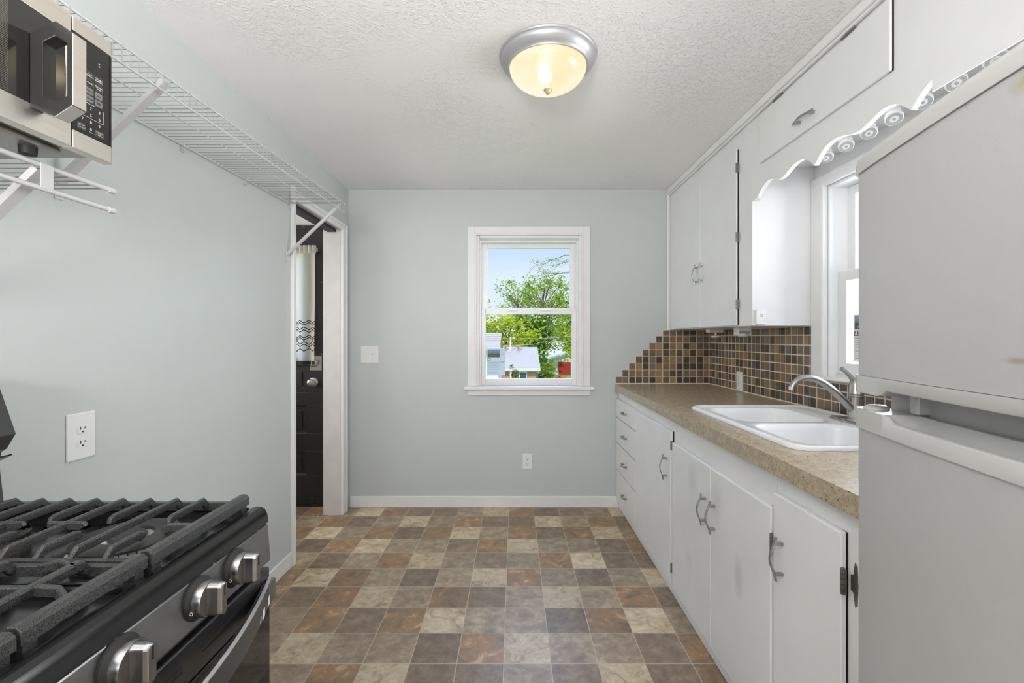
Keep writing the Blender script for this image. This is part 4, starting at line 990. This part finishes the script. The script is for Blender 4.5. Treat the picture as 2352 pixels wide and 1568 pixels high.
wire_shelf('wire_shelf', 'long white wire shelf with a front lip high on the aqua wall', .30, 2.508, -.93, 1.985, .026, .043, ((1.231, .024), (2.47, .014)), (.7, 1.69, 2.085, 2.50), rr=.003)
wire_shelf('wire_shelf', 'short white wire shelf under the microwave', .36, 1.058, -.93, 1.594, 0, .0455, ((.905, .026), (.45, .026)), (.47, .93), rr=.0052, mids=(), lipw=False)
# microwave
mx0, mx1, my0, my1, mz0, mz1 = -1.19, -.835, .515, .9545, 1.615, 1.865
mw = thing('microwave', 'small stainless microwave with black keypad standing on the short wire shelf', 'microwave', ((mx0 + mx1) / 2, (my0 + my1) / 2, mz0))
mb = MB().box(mx0, mx1 - .022, my0, my1 - .003, mz0 + .012, mz1 - .004)
mb.box(mx0 + .03, mx1 - .06, my0 + .03, my1 - .05, mz0 + .002, mz0 + .012)
M['mwbody'] = plain('grey_sheet_metal', (168, 166, 160), .35, .8, var=.08, scale=9)
bd = mb.build('case', M['mwbody'], mw, bevel=.004)
for x in (mx0 + .04, mx1 - .09):
    for y in (my0 + .06, my1 - .085): MB().lathe([(.001, .012), (.014, .012), (.013, -.012), (.001, -.013)], (x, y, mz0), 'z', 16).build('foot', M['dark'], mw, smooth=True)
ys = .8638
M['mwblack'] = plain('black_keypad_plastic', (40, 39, 37), .28, var=.15, scale=14)
cp = MB().box(mx1 - .022, mx1 - .001, ys + .001, my1 - .010, 1.650, 1.837).build('control_panel', M['mwblack'], mw, bevel=.001)
MB().prism([(mx1 - .022, my1 - .0095), (mx1 - .001, my1 - .0095), (mx1 - .004, my1 - .002), (mx1 - .010, my1), (mx1 - .022, my1)], 'z', 1.650, 1.837).build('edge_strip', M['dark'], mw, smooth=True)
def rb(y0, y1, z0, z1):
    mb = MB()
    if y1 >= my1 - .001: mb.prism([(mx1 - .022, y0), (mx1, y0), (mx1, my1 - .008), (mx1 - .003, my1 - .002), (mx1 - .010, my1), (mx1 - .022, my1)], 'z', z0, z1)
    else: mb.box(mx1 - .022, mx1, y0, y1, z0, z1)
    return mb
rb(ys + .001, my1, 1.8372, mz1).build('trim_band', M['steel'], mw, bevel=.0015); rb(ys + .001, my1, mz0, 1.6498).build('trim_band', M['steel'], mw, bevel=.0015)
# door
dr = MB().box(mx1 - .022, mx1, my0, ys - .0015, 1.826, mz1).box(mx1 - .022, mx1, my0, ys - .0015, mz0, 1.66).box(mx1 - .022, mx1, my0, my0 + .02, 1.66, 1.826).box(mx1 - .022, mx1, ys - .012, ys - .0015, 1.66, 1.826).build('door', M['steel'], mw, bevel=.0015)
m = N('microwave_window_glass'); m.set(lin((48, 46, 42)), .1); m.b.inputs['Specular IOR Level'].default_value = .8
sep = m.n('SeparateXYZ'); m.l(m.co(), sep.inputs[0])
dots = m.math('MULTIPLY', m.math('GREATER_THAN', m.math('PINGPONG', m.math('ADD', sep.outputs['Y'], 3), .0014), .0006), m.math('GREATER_THAN', m.math('PINGPONG', m.math('ADD', sep.outputs['Z'], 3), .0014), .0006))
msk = m.math('MULTIPLY', m.math('LESS_THAN', sep.outputs['Y'], .02), dots)
m.l(m.mix(msk, lin((40, 38, 35)), lin((96, 93, 86))), m.b.inputs['Base Color'])
MB().box(mx1 - .018, mx1 - .001, my0 + .0205, ys - .0125, 1.6605, 1.8255).build('window_pane', m.m, dr)
hexo = [(mx1, 1.653), (mx1 + .044, 1.636), (mx1 + .073, 1.655), (mx1 + .073, 1.781), (mx1 + .044, 1.801), (mx1, 1.781)]
hexi = [(mx1 + .022, 1.672), (mx1 + .044, 1.661), (mx1 + .064, 1.672), (mx1 + .064, 1.762), (mx1 + .044, 1.775), (mx1 + .022, 1.765)]
hd = MB().ring_prism(hexo, hexi, 'y', .788, .812).build('handle', M['mwblack'], dr, bevel=.0012)
MB().box(mx1 + .0732, mx1 + .075, .7875, .8125, 1.656, 1.780).build('handle_facing', M['steel'], dr, bevel=.0006)
MB().prism([(mx1 + .0733, 1.6545), (mx1 + .044, 1.635), (mx1 + .0435, 1.6357), (mx1 + .0728, 1.6553)], 'y', .7878, .8122).build('handle_facing', M['bluntsteel'], dr)
# keypad print
px = mx1 - .0006; KR, KU = (0, 1, 0), (0, 0, 1)
def key(y, z, w, h, body, fill=False, size=.0048):
    o_ = rrect(y - w / 2, y + w / 2, z - h / 2, z + h / 2, .0018, 3)
    if fill: MB().prism(o_, 'x', mx1 - .0012, px).build('key', M['greyink'], cp)
    else: MB().ring_prism(o_, rrect(y - w / 2 + .0005, y + w / 2 - .0005, z - h / 2 + .0005, z + h / 2 - .0005, .0015, 3), 'x', mx1 - .0012, px).build('key', M['greyink'], cp)
    text(body, size, (px + .0002, y, z), KR, KU, M['blackink'] if fill else M['ink'], cp)
c1, c2, KW, KH = .900, .9195, .0165, .0128
key(c1, 1.771, KW, KH, 'Time\nDefrost'); key(c2, 1.7705, KW, KH, 'Weight\nDefrost'); key(c1, 1.7557, KW, KH, 'Clock'); key(c2, 1.7552, KW, KH, 'Kitchen\nTimer')
key(c1, 1.740, KW, KH, 'Popcorn', True, .0036); key(c2, 1.7395, KW, KH, 'Potato', True, .0036); key(c1, 1.7247, KW, KH, 'Beverage', True, .0036); key(c2, 1.7243, KW, KH, 'Dinner\nPlate', True, .0036)
text('EXPRESS COOK', .0030, (px + .0002, .9, 1.7145), KR, KU, M['ink'], cp)
for i, ch in enumerate('123456789'): text(ch, .0085, (px + .0002, (.8845, .9024, .921)[i % 3], 1.7065 - .0138 * (i // 3)), KR, KU, M['ink'], cp)
text('0', .0085, (px + .0002, .9024, 1.665), KR, KU, M['ink'], cp); text('Power', .003, (px + .0002, .9024, 1.6595), KR, KU, M['ink'], cp)
key(.8830, 1.6635, .0175, .0125, 'STOP\nCancel', size=.0052); key(.9215, 1.6635, .0175, .0125, 'START\n+30Sec', size=.0052)
MB().box(mx1 - .0012, px, .9295, .9300, 1.687, 1.7125).box(mx1 - .0012, px, .876, .9295, 1.6868, 1.6873).build('key_frame', M['ink'], cp)
for z in (1.800, 1.805): MB().box(mx1 - .0012, px, .9195, .9225, z - .0010, z + .0010).build('display_dot', M['ink'], cp)

# ------------------------------------------------------------------ stickers on the window panes
def label_sheet(name, label, c, right, w, h, sheet='sheet'):
    """manufacturer's sheet on the inside of a pane: picture strip, green band, lines of print"""
    r_, u_ = Vector(right), Vector((0, 0, 1)); n_ = r_.cross(u_); c = Vector(c)
    t_ = thing(name, label, 'sticker', c)
    def B(u0, u1, v0, v1, d, mat, nm):
        vs = [c + r_ * u + u_ * v_ + n_ * k for k in (d - .0003, d) for u, v_ in ((u0, v0), (u1, v0), (u1, v1), (u0, v1))]
        return MB().add(vs, [(3, 2, 1, 0), (4, 5, 6, 7), (0, 1, 5, 4), (1, 2, 6, 5), (2, 3, 7, 6), (3, 0, 4, 7)]).build(nm, mat, t_)
    B(-w / 2, w / 2, 0, h, .0005, M[sheet], 'sheet')
    B(-w / 2 + .006, w * .2, h * .86, h * .985, .0009, M['skyblue'], 'picture'); B(-w / 2 + .006, w * .2, h * .83, h * .87, .0012, M['greyink'], 'rooftops')
    B(-w / 2 + .006, w * .2, h * .69, h * .83, .0009, M['green'], 'green_band')
    text('provia.com', h * .055, c + r_ * (-w * .14) + u_ * (h * .745) + n_ * .0014, r_, u_, M['ink'], t_)
    B(w * .24, w / 2 - .006, h * .80, h * .82, .0009, M['green'], 'rule'); B(w * .24, w / 2 - .006, h * .5, h * .515, .0009, M['green'], 'rule')
    pl_ = []
    for k in range(16):
        a = math.pi * k / 15; pl_.append((w * .075 * math.cos(a), h * .055 * math.sin(a)))
    pts = [c + r_ * (-w * .38 + u) + u_ * (h * .6 + v_) + n_ * .001 for u, v_ in pl_] + [c + r_ * (-w * .38 - w * .075) + u_ * (h * .555) + n_ * .001, c + r_ * (-w * .38 + w * .075) + u_ * (h * .555) + n_ * .001]
    MB().tube(pts, .0016, 6, up=n_, closed=True).build('arch_mark', M['blackink'], t_)
    for k, z in enumerate((.50, .445, .40, .36, .32, .29, .22, .16, .11, .06)):
        B(-w * .46, -w * .46 + w * (.55 if k % 3 else .64), h * z, h * z + .0016, .0009, M['greyink'] if k else M['blackink'], 'print_line')
    return t_
m = N('translucent_white_sheet'); tr = m.n('BsdfTransparent'); tl = m.n('BsdfTranslucent'); df = m.n('BsdfDiffuse'); a1 = m.n('MixShader'); a2 = m.n('MixShader')
for x in (tl, df): x.inputs[0].default_value = (.66, .67, .66, 1)
a1.inputs[0].default_value = .6; m.l(df.outputs[0], a1.inputs[1]); m.l(tl.outputs[0], a1.inputs[2]); a2.inputs[0].default_value = .82; m.l(tr.outputs[0], a2.inputs[1]); m.l(a1.outputs[0], a2.inputs[2]); m.l(a2.outputs[0], m.o.inputs[0]); M['sheet'] = m.m
M['green'] = plain('dark_green_print', (52, 92, 78), .5, var=.05); M['skyblue'] = plain('picture_print', (120, 146, 190), .5, var=.3, scale=60)
label_sheet('window_label', 'manufacturer label sheet stuck on the lower pane of the back wall window', (-.136, YB + .0372, .972), (1, 0, 0), .137, .197)
label_sheet('window_label', 'manufacturer label sheet stuck on the lower pane of the sink window', (XR + .0553, 1.955, 1.150), (0, -1, 0), .137, .205, 'sticker')

# ------------------------------------------------------------------ outside
M['roof'] = plain('pale_grey_shingles', (186, 176, 166), .9, var=.12, scale=14)
M['siding'] = plain('white_siding', (232, 232, 228), .7, var=.02)
M['brick'] = None
m = N('orange_brick'); bt = m.n('TexBrick'); bt.inputs['Scale'].default_value = 5; bt.inputs['Color1'].default_value = lin((206, 140, 108)); bt.inputs['Color2'].default_value = lin((190, 120, 92)); bt.inputs['Mortar'].default_value = lin((214, 190, 170))
mpn = m.n('Mapping'); mpn.inputs['Rotation'].default_value = (R(90), 0, 0); m.l(m.co(), mpn.inputs[0]); m.l(mpn.outputs[0], bt.inputs['Vector']); m.l(bt.outputs['Color'], m.b.inputs['Base Color']); M['brick'] = m.m
m = N('shingle_rows'); sep = m.n('SeparateXYZ'); m.l(m.co(), sep.inputs[0])
M['lawn'] = plain('sunlit_lawn', (120, 160, 66), .9, var=.3, scale=3)
M['redpaint'] = plain('red_garage_door', (178, 52, 44), .6, var=.1); M['slate'] = plain('dark_shed_paint', (70, 72, 76), .7); M['orange'] = plain('orange_plastic', (240, 120, 30), .5)
gd = MB(); gx = [-30, -10, 0, 10, 45]; gy = [4.2, 20, 45, 75]
vs = [(x, y, -3.6 + (y - 4.2) * .03) for y in gy for x in gx]
gd.add(vs, [(j * 5 + i, j * 5 + i + 1, (j + 1) * 5 + i + 1, (j + 1) * 5 + i) for j in range(3) for i in range(4)])
o = struct('ground', gd, M['lawn'])
G = lambda y: -3.6 + (y - 4.2) * .03
def gable(x0, x1, y0, y1, ze, zr, over=.25, axis='x', th=.12):
    """roof of two slopes, ridge along an axis"""
    mb = MB()
    if axis == 'x':
        ym = (y0 + y1) / 2; sl = (zr - ze) / (ym - y0); a0, a1, zo = y0 - over, y1 + over, ze - over * sl
        mb.prism([(a0, zo), (ym, zr), (a1, zo), (a1, zo + th), (ym, zr + th), (a0, zo + th)], 'x', x0 - over, x1 + over)
    else:
        xm = (x0 + x1) / 2; sl = (zr - ze) / (xm - x0); a0, a1, zo = x0 - over, x1 + over, ze - over * sl
        mb.prism([(a0, zo), (xm, zr), (a1, zo), (a1, zo + th), (xm, zr + th), (a0, zo + th)], 'y', y0 - over, y1 + over)
    return mb
# brick house
h_ = thing('brick_house', 'orange brick house with a pale shingle roof beyond the back window', 'house', (-2, 28, G(25)))
hw = MB().box(-7, 1.2, 25, 31, G(25) - .2, -.40)
hw.prism([(25, -.40), (31, -.40), (28, .52)], 'x', -7, 1.2); hw.build('wall', M['brick'], h_)
gable(-7, 1.2, 25, 31, -.40, .56, .22).build('roof', M['roof'], h_)
MB().box(-7.2, 1.42, 24.72, 24.80, -.56, -.38).build('gutter', M['siding'], h_)
MB().box(.26, .70, 24.95, 25.02, -1.9, -.56).box(-1.6, -1.1, 24.95, 25.02, -1.9, -.56).build('window_frame', M['siding'], h_)
MB().box(.32, .64, 24.93, 24.96, -1.2, -.66).box(.32, .64, 24.93, 24.96, -1.8, -1.26).build('pane', plain('dark_house_pane', (70, 92, 88), .2), h_)
MB().box(-.24, -.13, 24.78, 24.9, G(25), -.4).build('downspout', M['siding'], h_)
MB().tube([(-.22, 27.2, .4), (-.22, 27.2, 1.28)], .045, 8, up=(1, 0, 0)).build('vent_mast', M['siding'], h_)
for x in (-.52, .25): MB().tube([(x, 27.4, .4), (x, 27.4, .72)], .06, 8, up=(1, 0, 0)).box(x - .12, x + .12, 27.28, 27.52, .70, .8).build('roof_vent', M['brick'], h_)
# white garage at the edge of the view
h_ = thing('white_garage', 'white sided building with pale shingle rows beside the brick house', 'garage', (-2.5, 17, G(15)))
gw = MB().box(-5, -.54, 15.2, 19, G(15) - .2, .86); gw.prism([(15.2, .86), (19, .86), (17.1, 1.36)], 'x', -5, -.54); gw.build('wall', M['siding'], h_)
rf = MB()
for k in range(9):
    f0, f1 = k / 9, (k + 1) / 9 + .02; a, b = Vector((0, 14.95, .80)), Vector((0, 17.1, 1.40)); p, q_ = a.lerp(b, f0), a.lerp(b, f1)
    rf.prism([(p.y, p.z), (p.y, p.z + .045), (q_.y, q_.z + .02), (q_.y, q_.z)], 'x', -5.1, -.47)
rf.prism([(17.1, 1.40), (17.1, 1.42), (19.25, .82), (19.25, .80)], 'x', -5.1, -.47); rf.build('roof', M['roof'], h_)
# far garage with red door
h_ = thing('far_garage', 'white garage with a red door in front of the far trees', 'garage', (4.5, 47, G(45)))
gw = MB().box(3.55, 5.7, 45, 50, G(45) - .2, -.95); gw.prism([(3.55, -.95), (5.7, -.95), (5.2, -.38)], 'y', 45, 50); gw.build('wall', M['siding'], h_)
MB().prism([(3.4, -1.02), (5.2, -.36), (5.9, -1.0), (5.9, -.88), (5.2, -.22), (3.4, -.88)], 'y', 44.7, 50.2).build('roof', M['siding'], h_)
MB().box(4.35, 5.55, 44.93, 45.0, G(45), -1.15).build('door', M['redpaint'], h_)
# shed, kayak
h_ = thing('garden_shed', 'small dark shed with a pale gable roof between the house and the far garage', 'shed', (2.6, 41, G(40)))
gw = MB().box(2.18, 3.05, 40, 41.2, G(40) - .1, -1.85); gw.prism([(2.18, -1.85), (3.05, -1.85), (2.615, -1.62)], 'y', 40, 41.2); gw.build('wall', M['slate'], h_)
MB().prism([(2.1, -1.9), (2.615, -1.6), (3.13, -1.9), (3.13, -1.83), (2.615, -1.53), (2.1, -1.83)], 'y', 39.85, 41.3).build('roof', M['roof'], h_)
k_ = thing('kayak', 'orange kayak lying on the lawn in front of the far garage', 'kayak', (3.9, 40, -2.3))
pts = [Vector((3.35 + .115 * i, 39.6 + .02 * i, -2.33 + .035 * (abs(i - 5) / 5) ** 2 + .012 * i)) for i in range(11)]
MB().tube(pts, .16, 10, scales=[.08, .45, .75, .92, 1, 1, 1, .92, .75, .45, .08]).build('hull', M['orange'], k_, smooth=True)
MB().lathe([(.001, 0), (.12, 0), (.13, .03), (.10, .03), (.001, .01)], (3.93, 39.7, -2.14), 'z', 16).build('cockpit_rim', M['slate'], k_)
MB().box(3.5, 4.4, 39.5, 40.1, G(40) - .02, -2.49).build('stand', M['siding'], k_)
# wires
def wire(label, pts, r):
    o = MB().tube(smooth_path([Vector(p) for p in pts], 8), r, 5).build('power_line', plain('pale_cable', (196, 194, 186), .6), None); tag(o, label, 'power line', 'overhead lines behind the brick house')
wire('topmost overhead line crossing above the brick house roof', [(-14, 27.05, 1.1), (-.22, 27.1, 1.18), (2, 28, 1.22), (5, 30, 1.5), (12, 34, 2.4)], .018)
wire('lower overhead line sagging just above the brick house roof', [(-14, 29, .72), (-.5, 29, .76), (2, 30, .95), (5, 31, 1.0), (12, 34, 1.2)], .014)
# neighbour's wall seen through the sink window
o = MB().box(5.2, 5.4, -1.5, 12, -3.6, 3.1).build('neighbour_wall_panel', M['siding'], None)
o.name = 'white_house'; tag(o, 'plain white house wall outside the sink window', 'house')

# trees: trunk and limbs, then leaf tufts scattered round the limb ends
def leaf_mat(name, a, b):
    m = N(name); oi = m.n('NewGeometry')
    c = m.ramp(oi.outputs['Random Per Island'], [(0, lin(a)), (1, lin(b))])
    df = m.n('BsdfDiffuse'); tl = m.n('BsdfTranslucent'); ms = m.n('MixShader'); ms.inputs[0].default_value = .35
    m.l(c, df.inputs[0]); m.l(c, tl.inputs[0]); m.l(df.outputs[0], ms.inputs[1]); m.l(tl.outputs[0], ms.inputs[2]); m.l(ms.outputs[0], m.o.inputs[0]); return m.m
LM = {'spring': leaf_mat('spring_leaves', (110, 148, 48), (206, 214, 92)), 'deep': leaf_mat('deep_green_leaves', (66, 104, 44), (142, 170, 64)), 'gold': leaf_mat('yellow_green_leaves', (150, 176, 30), (230, 226, 80)), 'maroon': leaf_mat('maroon_leaves', (84, 44, 44), (120, 70, 62))}
M['bark'] = plain('grey_brown_bark', (96, 82, 68), .9, var=.2)
def tree(label, base, height, spread, leaf, nleaf, size, seed, squash=.3, trunk_r=.16, cluster=.16, lo=.3, group='trees beyond the back window', tufts=46):
    rn = random.Random(seed); b = Vector(base); t_ = thing('tree', label, 'tree', base, group=group); wd = MB(); tips = []
    top = b + Vector((rn.uniform(-.1, .1) * spread, 0, height * .82)); wd.tube([b, b.lerp(top, .4) + Vector((.1, 0, 0)), top], trunk_r, 6, up=(1, 0, 0), scales=[1, .7, .15])
    for i in range(tufts):
        u = rn.uniform(lo, 1); a = rn.uniform(0, 2 * math.pi); st = b.lerp(top, u * .85)
        rr_ = spread * rn.uniform(.35, 1) * math.sin(math.pi * min(1, .25 + .72 * (1 - (u - lo) / (1 - lo)) ** .8)) ** .7
        en = b + Vector((math.cos(a) * rr_, math.sin(a) * rr_ * squash, height * (u * .9 + rn.uniform(0, .14))))
        mid = st.lerp(en, .5) + Vector((0, 0, .06 * height)); wd.tube([st, mid, en], trunk_r * .28, 4, up=(0, .3, 1), scales=[1, .6, .2]); tips += [en, mid.lerp(en, .5)]
    wd.build('trunk', M['bark'], t_)
    lv_ = MB()
    for i in range(nleaf):
        c = rn.choice(tips); p = c + Vector((rn.gauss(0, 1), max(-1.2, min(1.2, rn.gauss(0, .4))), rn.gauss(0, .8))) * (spread * cluster)
        d1 = Vector((rn.uniform(-1, 1), rn.uniform(-1, 1), rn.uniform(-.6, .6))).normalized(); d2 = d1.cross(Vector((rn.uniform(-1, 1), rn.uniform(-1, 1), rn.uniform(-1, 1)))).normalized(); s_ = size * rn.uniform(.6, 1.3)
        lv_.add([p - d1 * s_, p + d2 * s_ * .5, p + d1 * s_, p - d2 * s_ * .5], [(0, 1, 2, 3)])
    lv_.build('foliage', LM[leaf], t_); return t_
# crowns are shallow in depth so neighbours stand clear of one another
tree('tall airy spring tree centred behind the brick house', (3.2, 50, G(50)), 10.2, 4.6, 'spring', 3400, .16, 11, trunk_r=.2, cluster=.10, lo=.25, tufts=60)
tree('airy spring tree beside the tall centre tree', (.4, 56, G(56)), 10.4, 2.9, 'spring', 1700, .16, 12, cluster=.12, lo=.35)
tree('yellow-green tree behind the far garage', (6.6, 54.3, G(54)), 8.6, 3.2, 'gold', 2600, .17, 13, lo=.12)
tree('golden tree above the white sided building', (-4.9, 52, G(52)), 9.4, 2.9, 'gold', 2200, .18, 14, lo=.2)
tree('bushy bright tree over the brick house chimney', (-.6, 36.5, G(36)), 5.5, 2.8, 'gold', 3600, .15, 15, lo=.05)
tree('deep green tree behind the brick house roof end', (1.9, 42.9, G(43)), 5.9, 2.6, 'deep', 3600, .16, 16, lo=.05)
tree('maroon leaved tree behind the roof vents', (-1.7, 39.9, G(40)), 3.9, 1.3, 'maroon', 900, .13, 17, lo=.1)
tree('bright leafy tree covering the far garage corner', (6.3, 42, G(42)), 5.6, 1.9, 'gold', 2600, .13, 18, lo=.05)
tree('deep green tree far behind the garages', (8.5, 60, G(60)), 7.2, 3.6, 'deep', 2400, .18, 19, lo=.05)
tree('deep green tree low behind the white sided building', (-4.2, 48.6, G(48)), 5.0, 3.4, 'deep', 2400, .17, 20, lo=.05)
tree('small green bush between the shed and the far garage', (2.75, 38.2, G(38)), 1.9, .8, 'spring', 900, .10, 21, trunk_r=.06, lo=.05, tufts=26)
tree('young vine-like bush climbing by the brick house downspout', (-.05, 24.5, G(24.5)), 2.9, .25, 'deep', 400, .06, 22, trunk_r=.03, lo=.2, tufts=16)
# near tree: twigs that reach into view
t_ = thing('tree', 'sparse budding tree whose branches reach across the upper pane', 'tree', (4.6, 14.5, G(14.5)), group='trees beyond the back window'); wd = MB(); rn = random.Random(5); tips = []
wd.tube([(4.6, 14.5, G(14.5)), (4.5, 14.5, 0), (4.1, 14.6, 3), (3.7, 14.6, 6.5)], .17, 8, up=(1, 0, 0), scales=[1, .85, .6, .3])
def limb(p, d, L0, r, dep):
    pts = [Vector(p)]; dv = Vector(d).normalized()
    for i in range(5):
        dv = (dv + Vector((rn.gauss(0, .12), rn.gauss(0, .12), rn.gauss(0, .12)))).normalized(); pts.append(pts[-1] + dv * (L0 / 5))
    wd.tube(pts, r, 5, up=(.1, .2, 1), scales=[1, .85, .7, .55, .4, .25])
    if dep:
        for i in (2, 3, 4, 5):
            limb(pts[i], dv + Vector((rn.uniform(-.6, .4), rn.uniform(-.5, .5), rn.uniform(-.9, .5))), L0 * .45, r * .45, dep - 1)
    else: tips.extend(pts[2:])
for p, d, L0 in (((4.2, 14.5, 3.2), (-1, 0, .12), 2.7), ((4.3, 14.5, 2.6), (-1, 0, .14), 2.6), ((4.0, 14.6, 3.6), (-1, .1, .3), 2.4), ((4.4, 14.5, 2.0), (-1, 0, .12), 2.4)): limb(p, d, L0, .028, 2)
wd.build('trunk', M['bark'], t_); lv_ = MB()
for i in range(800):
    p = rn.choice(tips) + Vector((rn.gauss(0, .06), rn.gauss(0, .06), rn.gauss(0, .06))); d1 = Vector((rn.uniform(-1, 1), rn.uniform(-1, 1), rn.uniform(-1, 1))).normalized(); d2 = d1.cross(Vector((rn.uniform(-1, 1), rn.uniform(-1, 1), .3))).normalized()
    lv_.add([p - d1 * .035, p + d2 * .018, p + d1 * .035, p - d2 * .018], [(0, 1, 2, 3)])
lv_.build('foliage', LM['spring'], t_)
